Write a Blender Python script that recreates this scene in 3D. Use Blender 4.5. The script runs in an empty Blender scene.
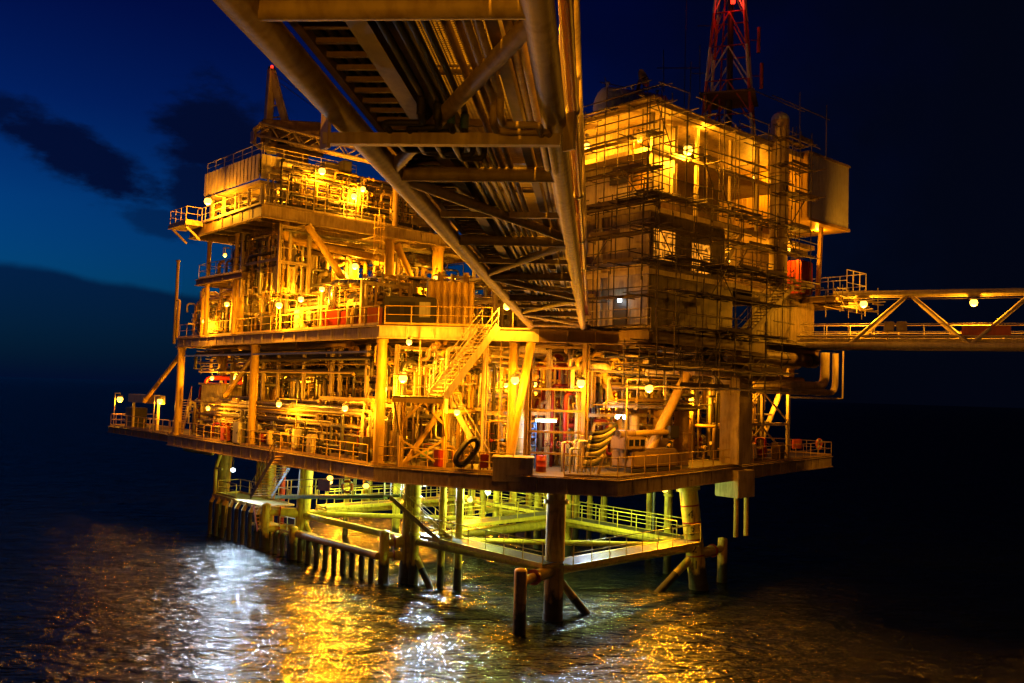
import bpy, bmesh, math, random
from mathutils import Vector, Matrix
random.seed(7)
SC = bpy.context.scene
COL = SC.collection
rad = math.radians

# ------------------------------------------------------------------ camera
FPX = 900.0
ROLL = rad(1.75)
PITCH = math.atan((376 + .0306 * 512 - 341.5) / FPX)
CAMP = Vector((0, 0, 12.0))
_fw = Vector((0, math.cos(PITCH), math.sin(PITCH)))
_up0 = Vector((0, -math.sin(PITCH), math.cos(PITCH)))
_rt0 = Vector((1, 0, 0))
RT = _rt0 * math.cos(ROLL) + _up0 * math.sin(ROLL)
UP = _up0 * math.cos(ROLL) - _rt0 * math.sin(ROLL)
cd = bpy.data.cameras.new('camera')
cam = bpy.data.objects.new('camera', cd)
COL.objects.link(cam)
cam.matrix_world = Matrix((( RT.x, UP.x, -_fw.x, CAMP.x), (RT.y, UP.y, -_fw.y, CAMP.y), (RT.z, UP.z, -_fw.z, CAMP.z), (0, 0, 0, 1)))
cd.sensor_width = 36
cd.lens = FPX / 1024 * 36
cd.clip_start = 0.1
cd.clip_end = 30000
SC.camera = cam

# ------------------------------------------------------------------ world, sun, exposure
SUN_AZ = rad(-62)          # azimuth of the set sun, measured from +Y towards +X
world = bpy.data.worlds.new('World')
SC.world = world
world.use_nodes = True
nt = world.node_tree
for n in list(nt.nodes):
    nt.nodes.remove(n)
def wn(t, **kw):
    n = nt.nodes.new(t)
    for k, v in kw.items():
        setattr(n, k, v)
    return n
def wl(a, b):
    nt.links.new(a, b)
def wm(op, a, b=None, c=None, clamp=False):
    n = wn('ShaderNodeMath', operation=op, use_clamp=clamp)
    for i, v in enumerate((a, b, c)):
        if v is None:
            continue
        if isinstance(v, (int, float)):
            n.inputs[i].default_value = v
        else:
            wl(v, n.inputs[i])
    return n.outputs[0]
w_out = wn('ShaderNodeOutputWorld')
w_bg = wn('ShaderNodeBackground')
wl(w_bg.outputs[0], w_out.inputs[0])
w_sky = wn('ShaderNodeTexSky', sky_type='NISHITA', sun_disc=False)
w_sky.sun_elevation = rad(-4.0)
w_sky.sun_rotation = SUN_AZ
w_sky.ozone_density = 6.0
w_sky.dust_density = 0.3
w_tc = wn('ShaderNodeTexCoord')
w_sep = wn('ShaderNodeSeparateXYZ')
wl(w_tc.outputs['Generated'], w_sep.inputs[0])
az = wm('ARCTAN2', w_sep.outputs[0], w_sep.outputs[1])
el = wm('ARCSINE', w_sep.outputs[2])
w_n1 = wn('ShaderNodeTexNoise'); w_n1.inputs['Scale'].default_value = 7.0; w_n1.inputs['Detail'].default_value = 7
wl(w_tc.outputs['Generated'], w_n1.inputs['Vector'])
w_map = wn('ShaderNodeMapping'); w_map.inputs['Scale'].default_value = (1, 1, 2.2)
wl(w_tc.outputs['Generated'], w_map.inputs['Vector'])
w_n2 = wn('ShaderNodeTexNoise'); w_n2.inputs['Scale'].default_value = 17.0; w_n2.inputs['Detail'].default_value = 8; w_n2.inputs['Roughness'].default_value = .62
wl(w_map.outputs[0], w_n2.inputs['Vector'])
n1c = wm('SUBTRACT', w_n1.outputs['Fac'], .5)
n2c = wm('SUBTRACT', w_n2.outputs['Fac'], .5)
def smooth(x, lo, hi):
    n = wn('ShaderNodeMapRange', interpolation_type='SMOOTHSTEP')
    wl(x, n.inputs['Value'])
    n.inputs['From Min'].default_value = lo; n.inputs['From Max'].default_value = hi
    return n.outputs[0]
# cloud bank low over the sea: its top edge sinks from 7 to 5 degrees towards the platform, then climbs in the east
edge = wm('ADD', wm('MULTIPLY', n1c, .035), wm('SUBTRACT', .105, wm('MULTIPLY', wm('ADD', az, .5), .10)))
bank = wm('SUBTRACT', 1.0, smooth(wm('SUBTRACT', el, edge), -.005, .006))
# broad cover over the right-hand half of the sky
cover = wm('MULTIPLY', smooth(wm('ADD', az, wm('MULTIPLY', n1c, .55)), -.12, .50), .96)
def puff(az0, el0, ra, re, tilt, gain):
    da = wm('SUBTRACT', az, az0); de = wm('SUBTRACT', el, el0)
    ca, sa = math.cos(tilt), math.sin(tilt)
    x = wm('DIVIDE', wm('ADD', wm('MULTIPLY', da, ca), wm('MULTIPLY', de, sa)), ra)
    y = wm('DIVIDE', wm('SUBTRACT', wm('MULTIPLY', de, ca), wm('MULTIPLY', da, sa)), re)
    d = wm('SQRT', wm('ADD', wm('MULTIPLY', x, x), wm('MULTIPLY', y, y)))
    d = wm('SUBTRACT', wm('ADD', d, wm('MULTIPLY', n2c, 1.9)), wm('MULTIPLY', n1c, -.9))
    return wm('MULTIPLY', wm('SUBTRACT', 1.0, smooth(d, .45, 1.05)), gain)
dens = wm('MAXIMUM', wm('MULTIPLY', bank, .80), cover)
for a0, e0, ra, re, tl, g in ((-.325, .262, .075, .062, 0, 1.0), (-.335, .20, .05, .05, 0, .9), (-.46, .222, .115, .030, rad(-24), .98),
                              (-.56, .262, .08, .028, rad(-10), .9), (-.385, .165, .06, .018, rad(-8), .55)):
    dens = wm('MAXIMUM', dens, puff(a0, e0, ra, re, tl, g))
# dusk tint: greener low down, deeper blue overhead
w_rmp = wn('ShaderNodeValToRGB')
wl(wm('MULTIPLY', el, 1.6), w_rmp.inputs[0])
cr = w_rmp.color_ramp
cr.elements[0].position = .16; cr.elements[0].color = (.02, 1.0, .74, 1)
cr.elements[1].position = .95; cr.elements[1].color = (.02, .14, .26, 1)
for ps, c_ in ((.28, (.02, .95, .76)), (.44, (.02, .45, .56)), (.60, (.02, .23, .40))):
    e_ = cr.elements.new(ps); e_.color = (*c_, 1)
w_hsv = wn('ShaderNodeMix', data_type='RGBA', blend_type='MULTIPLY')
w_hsv.inputs['Factor'].default_value = 1.0
wl(w_sky.outputs[0], w_hsv.inputs['A'])
wl(w_rmp.outputs[0], w_hsv.inputs['B'])
w_mix = wn('ShaderNodeMix', data_type='RGBA')
wl(dens, w_mix.inputs['Factor'])
wl(w_hsv.outputs['Result'], w_mix.inputs['A'])
# unlit cloud, dimmer away from the afterglow
w_cl = wn('ShaderNodeMix', data_type='RGBA')
wl(smooth(wm('ABSOLUTE', wm('SUBTRACT', az, SUN_AZ)), .5, 1.35), w_cl.inputs['Factor'])
w_cl.inputs['A'].default_value = (.0003, .0016, .0115, 1)
w_cl.inputs['B'].default_value = (.0003, .0006, .0021, 1)
wl(w_cl.outputs['Result'], w_mix.inputs['B'])
wl(w_mix.outputs['Result'], w_bg.inputs[0])
w_bg.inputs[1].default_value = 2.6

sd = bpy.data.lights.new('sun', 'SUN')
sd.energy = 0.01; sd.angle = rad(10); sd.color = (.5, .7, 1)
sun = bpy.data.objects.new('sun', sd); COL.objects.link(sun)
_sdir = Vector((math.sin(SUN_AZ) * math.cos(rad(4)), math.cos(SUN_AZ) * math.cos(rad(4)), math.sin(rad(4))))
sun.rotation_euler = _sdir.to_track_quat('Z', 'Y').to_euler()
sun.location = _sdir * 300
SC.view_settings.view_transform = 'Standard'
SC.view_settings.look = 'None'
SC.view_settings.exposure = 0.0
SC.view_settings.gamma = 1.0
SC.view_settings.use_curve_mapping = False
SC.cycles.use_denoising = True
SC.cycles.max_bounces = 4
SC.cycles.use_adaptive_sampling = True
SC.cycles.adaptive_threshold = .025
SC.cycles.diffuse_bounces = 2
SC.cycles.glossy_bounces = 3
SC.cycles.sample_clamp_indirect = 3.0
SC.cycles.sample_clamp_direct = 0.0
SC.cycles.caustics_reflective = False
SC.cycles.caustics_refractive = False

# ------------------------------------------------------------------ coordinates
# platform frame: a runs along its left side away from us, b along its right side away from us
OX, OY = 2.6, 47.0
_t = rad(42)
AU = Vector((-math.sin(_t), math.cos(_t), 0))
BV = Vector((math.cos(_t), math.sin(_t), 0))
PROT = math.atan2(BV.y, BV.x)          # rotation about z that lays x along b
ZC, ZM, ZU = 7.6, 15.6, 23.7           # cellar, main and upper deck
def W(a, b, z):
    return Vector((OX, OY, z)) + AU * a + BV * b
def ray(x, y):
    return RT * (x - 512) + UP * (341.5 - y) + _fw * FPX
def G(x, y, z):                         # where the sight line meets a level
    d = ray(x, y); return CAMP + d * ((z - CAMP.z) / d.z)
def PA(x, y, a):                        # ... meets the platform plane a = const
    d = ray(x, y); o = Vector((OX, OY, 0)) - CAMP
    return CAMP + d * ((a + o.dot(AU)) / d.dot(AU))
def PB(x, y, b):
    d = ray(x, y); o = Vector((OX, OY, 0)) - CAMP
    return CAMP + d * ((b + o.dot(BV)) / d.dot(BV))
def PY(x, y, Y):
    d = ray(x, y); return CAMP + d * (Y / d.y)
def AB(p):
    q = Vector((p.x - OX, p.y - OY, 0)); return q.dot(AU), q.dot(BV)

# ------------------------------------------------------------------ materials
MATS = {}
def mat(name, col, rough=.5, metal=0.0, dirt=.35, dcol=None, scale=1.3, bump=.0, bscale=20, emit=None, es=1.0):
    m = bpy.data.materials.new(name); m.use_nodes = True
    t = m.node_tree; p = t.nodes['Principled BSDF']
    p.inputs['Roughness'].default_value = rough
    p.inputs['Metallic'].default_value = metal
    if emit:
        p.inputs['Base Color'].default_value = (*col, 1)
        p.inputs['Emission Color'].default_value = (*emit, 1)
        p.inputs['Emission Strength'].default_value = es
        MATS[name] = m; return m
    g = t.nodes.new('ShaderNodeNewGeometry')
    n = t.nodes.new('ShaderNodeTexNoise'); n.inputs['Scale'].default_value = scale; n.inputs['Detail'].default_value = 8; n.inputs['Roughness'].default_value = .65
    t.links.new(g.outputs['Position'], n.inputs['Vector'])
    mp = t.nodes.new('ShaderNodeMapping'); mp.inputs['Scale'].default_value = (5, 5, .7)
    t.links.new(g.outputs['Position'], mp.inputs['Vector'])
    n2 = t.nodes.new('ShaderNodeTexNoise'); n2.inputs['Scale'].default_value = scale; n2.inputs['Detail'].default_value = 5
    t.links.new(mp.outputs[0], n2.inputs['Vector'])
    mu = t.nodes.new('ShaderNodeMath'); mu.operation = 'MULTIPLY'
    t.links.new(n.outputs['Fac'], mu.inputs[0]); t.links.new(n2.outputs['Fac'], mu.inputs[1])
    mr = t.nodes.new('ShaderNodeMapRange'); mr.inputs['From Min'].default_value = .20; mr.inputs['From Max'].default_value = .34
    mr.inputs['To Max'].default_value = dirt
    t.links.new(mu.outputs[0], mr.inputs['Value'])
    mx = t.nodes.new('ShaderNodeMix'); mx.data_type = 'RGBA'
    t.links.new(mr.outputs[0], mx.inputs['Factor'])
    mx.inputs['A'].default_value = (*col, 1)
    d = dcol or (col[0] * .35 + .03, col[1] * .28 + .012, col[2] * .22 + .005)
    mx.inputs['B'].default_value = (*d, 1)
    t.links.new(mx.outputs['Result'], p.inputs['Base Color'])
    if bump:
        nb = t.nodes.new('ShaderNodeTexNoise'); nb.inputs['Scale'].default_value = bscale; nb.inputs['Detail'].default_value = 4
        t.links.new(g.outputs['Position'], nb.inputs['Vector'])
        b = t.nodes.new('ShaderNodeBump'); b.inputs['Strength'].default_value = bump; b.inputs['Distance'].default_value = .03
        t.links.new(nb.outputs['Fac'], b.inputs['Height']); t.links.new(b.outputs[0], p.inputs['Normal'])
    MATS[name] = m
    return m
mat('cream', (.62, .54, .38), .45, dirt=.45)
mat('cream2', (.55, .46, .30), .5, dirt=.6)
mat('beam', (.50, .40, .25), .55, dirt=.55)
mat('brown', (.22, .15, .09), .6, dirt=.5)
mat('cladding', (.13, .09, .055), .6, dirt=.6, dcol=(.04, .025, .012))
mat('dark', (.035, .032, .03), .5, dirt=.4, dcol=(.06, .04, .03))
mat('charcoal', (.015, .015, .016), .6, dirt=.4, dcol=(.03, .022, .018))
mat('yellow', (.66, .52, .05), .45, dirt=.45, dcol=(.22, .13, .04), bump=.15)
mat('gold', (.60, .40, .07), .45, dirt=.4)
mat('red', (.27, .018, .012), .4, dirt=.35)
mat('orange', (.60, .13, .03), .45, dirt=.3)
mat('blue', (.03, .10, .36), .4, dirt=.3)
mat('white', (.74, .73, .68), .4, dirt=.25)
mat('paleblue', (.52, .60, .66), .5, dirt=.4)
mat('galv', (.42, .42, .40), .38, .75, dirt=.4)
mat('shiny', (.62, .60, .56), .22, .95, dirt=.25)
mat('grate', (.20, .18, .15), .55, .3, dirt=.4)
mat('grate2', (.48, .43, .34), .5, .3, dirt=.4)
mat('deckplate', (.14, .12, .09), .7, dirt=.5, bump=.3)
mat('scaf', (.11, .085, .055), .55, .2, dirt=.6, dcol=(.05, .03, .015))
mat('board', (.10, .065, .035), .8, dirt=.5)
mat('greenp', (.20, .34, .12), .5, dirt=.4)
mat('tidal', (.028, .024, .018), .75, dirt=.6, dcol=(.05, .045, .03), bump=.5, bscale=9)
mat('rubber', (.02, .02, .02), .7, dirt=.2)
mat('glassdark', (.01, .012, .015), .12, dirt=.0)
SOD = (1.0, .345, .008)
mat('bulb', (1, 1, 1), emit=(1, .46, .045), es=6)
mat('bulbwhite', (1, 1, 1), emit=(.85, .95, 1), es=6)
mat('bulbred', (1, 0, 0), emit=(1, .03, .01), es=3)
mat('bulbgreen', (1, 1, 1), emit=(.85, 1, .3), es=2.5)

# pane whose mottled glow stands for lamp reflections on a shiny wall
m = bpy.data.materials.new('reflection_pane'); m.use_nodes = True; MATS['reflection_pane'] = m
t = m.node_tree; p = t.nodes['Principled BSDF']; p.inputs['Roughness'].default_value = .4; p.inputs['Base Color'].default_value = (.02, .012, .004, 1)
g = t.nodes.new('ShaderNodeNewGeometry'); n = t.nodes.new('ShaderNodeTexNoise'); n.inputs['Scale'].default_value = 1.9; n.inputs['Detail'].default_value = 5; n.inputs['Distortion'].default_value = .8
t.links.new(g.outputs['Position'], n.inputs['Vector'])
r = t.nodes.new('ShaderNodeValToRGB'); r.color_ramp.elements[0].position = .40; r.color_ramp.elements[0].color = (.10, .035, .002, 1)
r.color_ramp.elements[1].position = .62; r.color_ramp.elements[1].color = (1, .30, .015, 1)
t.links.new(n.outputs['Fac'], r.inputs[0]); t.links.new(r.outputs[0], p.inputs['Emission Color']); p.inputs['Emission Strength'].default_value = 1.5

# leg paint: yellow coating with rust runs, dark marine growth with a ragged upper edge near the water
def legpaint(name, col):
    m = bpy.data.materials.new(name); m.use_nodes = True; MATS[name] = m
    t = m.node_tree; p = t.nodes['Principled BSDF']; p.inputs['Roughness'].default_value = .5
    g = t.nodes.new('ShaderNodeNewGeometry'); sp = t.nodes.new('ShaderNodeSeparateXYZ'); t.links.new(g.outputs['Position'], sp.inputs[0])
    def nz(scale, det, st):
        mp = t.nodes.new('ShaderNodeMapping'); mp.inputs['Scale'].default_value = st; t.links.new(g.outputs['Position'], mp.inputs['Vector'])
        n = t.nodes.new('ShaderNodeTexNoise'); n.inputs['Scale'].default_value = scale; n.inputs['Detail'].default_value = det; t.links.new(mp.outputs[0], n.inputs['Vector']); return n.outputs['Fac']
    def mth(op, a, b):
        n = t.nodes.new('ShaderNodeMath'); n.operation = op
        for k, v in enumerate((a, b)):
            if isinstance(v, (int, float)): n.inputs[k].default_value = v
            else: t.links.new(v, n.inputs[k])
        return n.outputs[0]
    def rng(x, lo, hi, mx=1.0):
        n = t.nodes.new('ShaderNodeMapRange'); n.inputs['From Min'].default_value = lo; n.inputs['From Max'].default_value = hi; n.inputs['To Max'].default_value = mx; t.links.new(x, n.inputs['Value']); return n.outputs[0]
    def mixc(fac, a, b):
        n = t.nodes.new('ShaderNodeMix'); n.data_type = 'RGBA'; t.links.new(fac, n.inputs['Factor'])
        for k, v in (('A', a), ('B', b)):
            if isinstance(v, tuple): n.inputs[k].default_value = (*v, 1)
            else: t.links.new(v, n.inputs[k])
        return n.outputs['Result']
    rust = mixc(rng(nz(1.2, 7, (4, 4, .45)), .50, .66, .8), col, (.16, .055, .015))
    grime = mixc(rng(nz(2.5, 6, (1, 1, 1)), .52, .75, .6), rust, (.12, .09, .04))
    hgt = mth('ADD', sp.outputs[2], mth('MULTIPLY', mth('SUBTRACT', nz(2.2, 6, (1, 1, .6)), .5), 2.2))
    grow = mixc(rng(hgt, 1.55, 1.15), grime, mixc(nz(6, 5, (1, 1, 1)), (.012, .011, .009), (.05, .045, .028)))
    t.links.new(grow, p.inputs['Base Color'])
    b = t.nodes.new('ShaderNodeBump'); b.inputs['Strength'].default_value = .5; b.inputs['Distance'].default_value = .06
    t.links.new(mth('MULTIPLY', nz(7, 5, (1, 1, 1)), rng(hgt, 1.6, 1.1)), b.inputs['Height']); t.links.new(b.outputs[0], p.inputs['Normal'])
legpaint('legyellow', (.66, .52, .05)); legpaint('leggold', (.58, .38, .08))
# sea
m = bpy.data.materials.new('seawater'); m.use_nodes = True; MATS['seawater'] = m
t = m.node_tree
for n in list(t.nodes): t.nodes.remove(n)
o = t.nodes.new('ShaderNodeOutputMaterial'); mx = t.nodes.new('ShaderNodeMixShader'); df = t.nodes.new('ShaderNodeBsdfDiffuse'); gl = t.nodes.new('ShaderNodeBsdfGlossy'); fz = t.nodes.new('ShaderNodeFresnel'); mn = t.nodes.new('ShaderNodeMath')
df.inputs[0].default_value = (.0022, .0045, .0065, 1); gl.inputs[0].default_value = (1, 1, 1, 1); gl.inputs['Roughness'].default_value = .18; fz.inputs['IOR'].default_value = 1.33
mn.operation = 'MINIMUM'; mn.inputs[1].default_value = .33          # a wave-broken surface never mirrors fully at a grazing angle
t.links.new(fz.outputs[0], mn.inputs[0]); t.links.new(mn.outputs[0], mx.inputs[0]); t.links.new(df.outputs[0], mx.inputs[1]); t.links.new(gl.outputs[0], mx.inputs[2]); t.links.new(mx.outputs[0], o.inputs[0])
g = t.nodes.new('ShaderNodeNewGeometry')
prev = None
for sc_, st, dist, dt, dis in ((.11, .6, 1.8, 2, .6), (.55, .85, .62, 3, 1.4), (1.7, .7, .20, 3, 1.2), (5.5, .35, .05, 2, .5)):
    mp = t.nodes.new('ShaderNodeMapping'); mp.inputs['Scale'].default_value = (.8, 1.7, 1); mp.inputs['Rotation'].default_value = (0, 0, .28)
    t.links.new(g.outputs['Position'], mp.inputs['Vector'])
    n = t.nodes.new('ShaderNodeTexNoise'); n.inputs['Scale'].default_value = sc_; n.inputs['Detail'].default_value = dt; n.inputs['Distortion'].default_value = dis
    t.links.new(mp.outputs[0], n.inputs['Vector'])
    b = t.nodes.new('ShaderNodeBump'); b.inputs['Strength'].default_value = st; b.inputs['Distance'].default_value = dist
    t.links.new(n.outputs['Fac'], b.inputs['Height'])
    if prev: t.links.new(prev.outputs[0], b.inputs['Normal'])
    prev = b
for q in (df, gl, fz): t.links.new(prev.outputs[0], q.inputs['Normal'])

# ------------------------------------------------------------------ builders
def props(o, label=None, cat=None, group=None, kind=None):
    if label: o['label'] = label
    if cat: o['category'] = cat
    if group: o['group'] = group
    if kind: o['kind'] = kind
    return o
def thing(name, label, cat, loc, group=None):
    o = bpy.data.objects.new(name, None); o.empty_display_size = .3
    COL.objects.link(o); o.location = Vector(loc)
    return props(o, label, cat, group)
def _root(o):
    q = Vector(o.location)
    while o.parent is not None:
        o = o.parent; q = Vector(o.location) if o.type == 'EMPTY' else q
    return q
def place(name, me, M, parent):
    o = bpy.data.objects.new(name, me); COL.objects.link(o)
    if parent is not None:
        o.parent = parent
        o.matrix_parent_inverse = wmat(parent).inverted()
    o.matrix_basis = M
    _WM[o.name] = M.copy()
    return o
_WM = {}
def wmat(o):
    if o.name in _WM: return _WM[o.name]
    return Matrix.Translation(o.location)
CACHE = {}
def mk(key, verts, faces, m, smooth=()):
    me = bpy.data.meshes.new(key); me.from_pydata(verts, [], faces)
    if smooth is True:
        me.polygons.foreach_set('use_smooth', [True] * len(me.polygons))
    elif smooth:
        me.polygons.foreach_set('use_smooth', [i in smooth for i in range(len(me.polygons))])
    me.materials.append(MATS[m]); me.update()
    return me
def ucyl(m, n=10, taper=1.0):
    k = ('cyl', m, n, taper)
    if k not in CACHE:
        v = []; f = []
        for z, rr in ((0, 1), (1, taper)):
            for i in range(n):
                q = 2 * math.pi * i / n; v.append((rr * math.cos(q), rr * math.sin(q), z))
        for i in range(n):
            j = (i + 1) % n; f.append((i, j, n + j, n + i))
        s = set(range(n))
        for z, rr in ((0, 1), (1, taper)):
            b0 = len(v)
            for i in range(n):
                q = 2 * math.pi * i / n; v.append((rr * math.cos(q), rr * math.sin(q), z))
            ring = tuple(range(b0, b0 + n)); f.append(ring[::-1] if z == 0 else ring)
        CACHE[k] = mk('tube', v, f, m, s)
    return CACHE[k]
def ubox(m):
    k = ('box', m)
    if k not in CACHE:
        v = [(x, y, z) for z in (-.5, .5) for y in (-.5, .5) for x in (-.5, .5)]
        CACHE[k] = mk('box', v, [(0, 2, 3, 1), (4, 5, 7, 6), (0, 1, 5, 4), (2, 6, 7, 3), (0, 4, 6, 2), (1, 3, 7, 5)], m)
    return CACHE[k]
def axes(p0, p1, upv=None):
    p0 = Vector(p0); p1 = Vector(p1); d = p1 - p0; L = d.length; z = d / L
    h = Vector(upv) if upv else Vector((0, 0, 1))
    if abs(z.dot(h)) > .985: h = BV.copy()
    x = h.cross(z).normalized(); y = z.cross(x)
    return x, y, z, L
def fr(x, y, z, o):
    return Matrix(((x.x, y.x, z.x, o.x), (x.y, y.y, z.y, o.y), (x.z, y.z, z.z, o.z), (0, 0, 0, 1)))
def tube(name, p0, p1, r, m, parent, n=10, taper=1.0):
    x, y, z, L = axes(p0, p1)
    return place(name, ucyl(m, n, taper), fr(x * r, y * r, z * L, Vector(p0)), parent)
def bar(name, p0, p1, w, h, m, parent):
    """box between two points: w across, h upwards"""
    x, y, z, L = axes(p0, p1)
    return place(name, ubox(m), fr(x * w, y * h, z * L, (Vector(p0) + Vector(p1)) / 2), parent)
def box(name, c, size, m, parent, rot=None):
    """box in the platform frame: size = along b, along a, up"""
    q = PROT if rot is None else rot
    x = Vector((math.cos(q), math.sin(q), 0)); y = Vector((-math.sin(q), math.cos(q), 0))
    return place(name, ubox(m), fr(x * size[0], y * size[1], Vector((0, 0, size[2])), Vector(c)), parent)
def bbox(name, c, size, m, parent, rot=None, bev=.04):
    """bevelled box, its own mesh"""
    q = PROT if rot is None else rot
    bm = bmesh.new(); bmesh.ops.create_cube(bm, size=1)
    bmesh.ops.scale(bm, vec=size, verts=bm.verts)
    bmesh.ops.bevel(bm, geom=bm.edges[:], offset=min(bev, min(size) * .3), segments=2, affect='EDGES')
    me = bpy.data.meshes.new(name); bm.to_mesh(me); bm.free(); me.materials.append(MATS[m])
    return place(name, me, Matrix.Translation(c) @ Matrix.Rotation(q, 4, 'Z'), parent)
def hbeam(name, p0, p1, h, w, m, parent, tf=.05):
    k = ('H', m, h, w)
    if k not in CACHE:
        a, b, c = w / 2, h / 2, .018
        pr = [(-a, -b), (a, -b), (a, -b + tf), (c, -b + tf), (c, b - tf), (a, b - tf), (a, b), (-a, b), (-a, b - tf), (-c, b - tf), (-c, -b + tf), (-a, -b + tf)]
        n = len(pr); v = [(x, y, z) for z in (0, 1) for x, y in pr]
        f = [(i, (i + 1) % n, n + (i + 1) % n, n + i) for i in range(n)] + [tuple(range(n))[::-1], tuple(range(n, 2 * n))]
        CACHE[k] = mk('hbeam', v, f, m)
    x, y, z, L = axes(p0, p1)
    return place(name, CACHE[k], fr(x, y, z * L, Vector(p0)), parent)
def lathe(name, prof, p0, axis, m, parent, n=18):
    """prof: (radius, distance along axis)"""
    z = Vector(axis).normalized(); h = Vector((0, 0, 1)) if abs(z.z) < .9 else BV
    x = h.cross(z).normalized(); y = z.cross(x); p0 = Vector(p0)
    v = []; f = []
    for r, d in prof:
        for i in range(n):
            q = 2 * math.pi * i / n; v.append((max(r, .001) * math.cos(q), max(r, .001) * math.sin(q), d))
    for k in range(len(prof) - 1):
        for i in range(n):
            j = (i + 1) % n; f.append((k * n + i, k * n + j, (k + 1) * n + j, (k + 1) * n + i))
    return place(name, mk(name, v, f, m, True), fr(x, y, z, p0), parent)
def pipe(name, pts, r, m, parent, bend=None, n=8):
    """pipe swept along a path with rounded elbows"""
    P = [Vector(p) for p in pts]; bend = bend or r * 2.6; path = [P[0]]
    for i in range(1, len(P) - 1):
        d0 = (P[i - 1] - P[i]); d1 = (P[i + 1] - P[i]); l = min(bend, d0.length * .48, d1.length * .48)
        if d0.length < 1e-4 or d1.length < 1e-4: continue
        e0 = P[i] + d0.normalized() * l; e1 = P[i] + d1.normalized() * l
        for k in range(5):
            s = k / 4; path.append(e0 * (1 - s) ** 2 + P[i] * 2 * s * (1 - s) + e1 * s * s)
    path.append(P[-1]); v = []; f = []; ref = None
    for i, q in enumerate(path):
        tdir = (path[min(i + 1, len(path) - 1)] - path[max(i - 1, 0)]).normalized()
        if ref is None:
            ref = Vector((0, 0, 1)) if abs(tdir.z) < .9 else BV.copy()
        x = (ref - tdir * ref.dot(tdir))
        if x.length < 1e-3: x = tdir.orthogonal()
        x.normalize(); ref = x; y = tdir.cross(x)
        for k in range(n):
            w = 2 * math.pi * k / n; v.append(q - P[0] + x * r * math.cos(w) + y * r * math.sin(w))
    L = len(path)
    for i in range(L - 1):
        for k in range(n):
            j = (k + 1) % n; f.append((i * n + k, i * n + j, (i + 1) * n + j, (i + 1) * n + k))
    f.append(tuple(range(n))[::-1]); f.append(tuple(range((L - 1) * n, L * n)))
    return place(name, mk(name, v, f, m, set(range(len(f) - 2))), Matrix.Translation(P[0]), parent)
def prism(name, pts, z0, z1, m, parent):
    n = len(pts); c = Vector(pts[0]); c.z = z0
    v = [(p.x - c.x, p.y - c.y, 0) for p in pts] + [(p.x - c.x, p.y - c.y, z1 - z0) for p in pts]
    f = [tuple(range(n))[::-1], tuple(range(n, 2 * n))] + [(i, (i + 1) % n, n + (i + 1) % n, n + i) for i in range(n)]
    return place(name, mk(name, v, f, m), Matrix.Translation(c), parent)
def corrugated(name, p0, p1, z0, z1, m, parent, pitch=.28, dep=.05):
    """ribbed sheet standing between two plan points"""
    p0 = Vector(p0); p1 = Vector(p1); p0.z = p1.z = 0; d = p1 - p0; L = d.length; d.normalize(); nrm = Vector((d.y, -d.x, 0))
    k = max(2, int(L / pitch)); prof = []
    for i in range(k):
        s = L * i / k; w = L / k
        for t_, o_ in ((0, 0), (.4, 0), (.5, dep), (.9, dep)):
            prof.append(d * (s + w * t_) + nrm * o_)
    prof.append(d * L)
    n = len(prof); back = [q - nrm * .06 for q in prof]
    v = [(q.x, q.y, 0) for q in prof] + [(q.x, q.y, z1 - z0) for q in prof] + [(q.x, q.y, 0) for q in back] + [(q.x, q.y, z1 - z0) for q in back]
    f = []
    for i in range(n - 1):
        f += [(i, i + 1, n + i + 1, n + i), (2 * n + i + 1, 2 * n + i, 3 * n + i, 3 * n + i + 1), (n + i, n + i + 1, 3 * n + i + 1, 3 * n + i), (i + 1, i, 2 * n + i, 2 * n + i + 1)]
    f += [(0, n, 3 * n, 2 * n), (n - 1, 3 * n - 1, 4 * n - 1, 2 * n - 1)]
    return place(name, mk(name, v, f, m), Matrix.Translation((p0.x, p0.y, z0)), parent)

# ------------------------------------------------------------------ repeated kinds of things
def railing(label, pts, m='gold', h=1.1, sp=1.5, group=None, toe=True):
    P = [Vector(p) for p in pts]
    t = thing('railing', label, 'railing', P[0], group)
    for i in range(len(P) - 1):
        p, q = P[i], P[i + 1]; L = (q - p).length; k = max(1, round(L / sp))
        for j in range(k + (1 if i == len(P) - 2 else 0)):
            s = p.lerp(q, j / k); tube('post', s, s + Vector((0, 0, h)), .030, m, t, 6)
        for hh, nm, rr in ((h, 'top_rail', .030), (h * .54, 'mid_rail', .022)):
            tube(nm, p + Vector((0, 0, hh)), q + Vector((0, 0, hh)), rr, m, t, 6)
        if toe:
            bar('toe_board', p + Vector((0, 0, .08)), q + Vector((0, 0, .08)), .012, .13, m, t)
    return t
def stairs(label, top, bot, w, m='gold', m2=None, n=None, rails=True, name='stairway'):
    top = Vector(top); bot = Vector(bot); d = bot - top; hd = Vector((d.x, d.y, 0)).normalized(); sd_ = Vector((-hd.y, hd.x, 0))
    t = thing(name, label, 'stairs', bot); m2 = m2 or m
    n = n or max(3, int(abs(d.z) / .21))
    for s in (-1, 1):
        o = sd_ * (s * w / 2)
        bar('stringer', top + o, bot + o, .05, .30 if w < 1.55 else .40, m, t)
        if rails:
            for hh, rr in ((1.0, .028), (.55, .02)):
                tube('handrail', top + o + Vector((0, 0, hh)), bot + o + Vector((0, 0, hh)), rr, m, t, 6)
            k = max(2, int(d.length / 1.3))
            for j in range(k + 1):
                q = top.lerp(bot, j / k) + o; tube('post', q, q + Vector((0, 0, 1.0)), .028, m, t, 6)
    for j in range(1, n + 1):
        q = top.lerp(bot, (j - .5) / n)
        bar('tread', q - sd_ * (w / 2 - .03), q + sd_ * (w / 2 - .03), .24, .04, m2, t)
    return t
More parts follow.
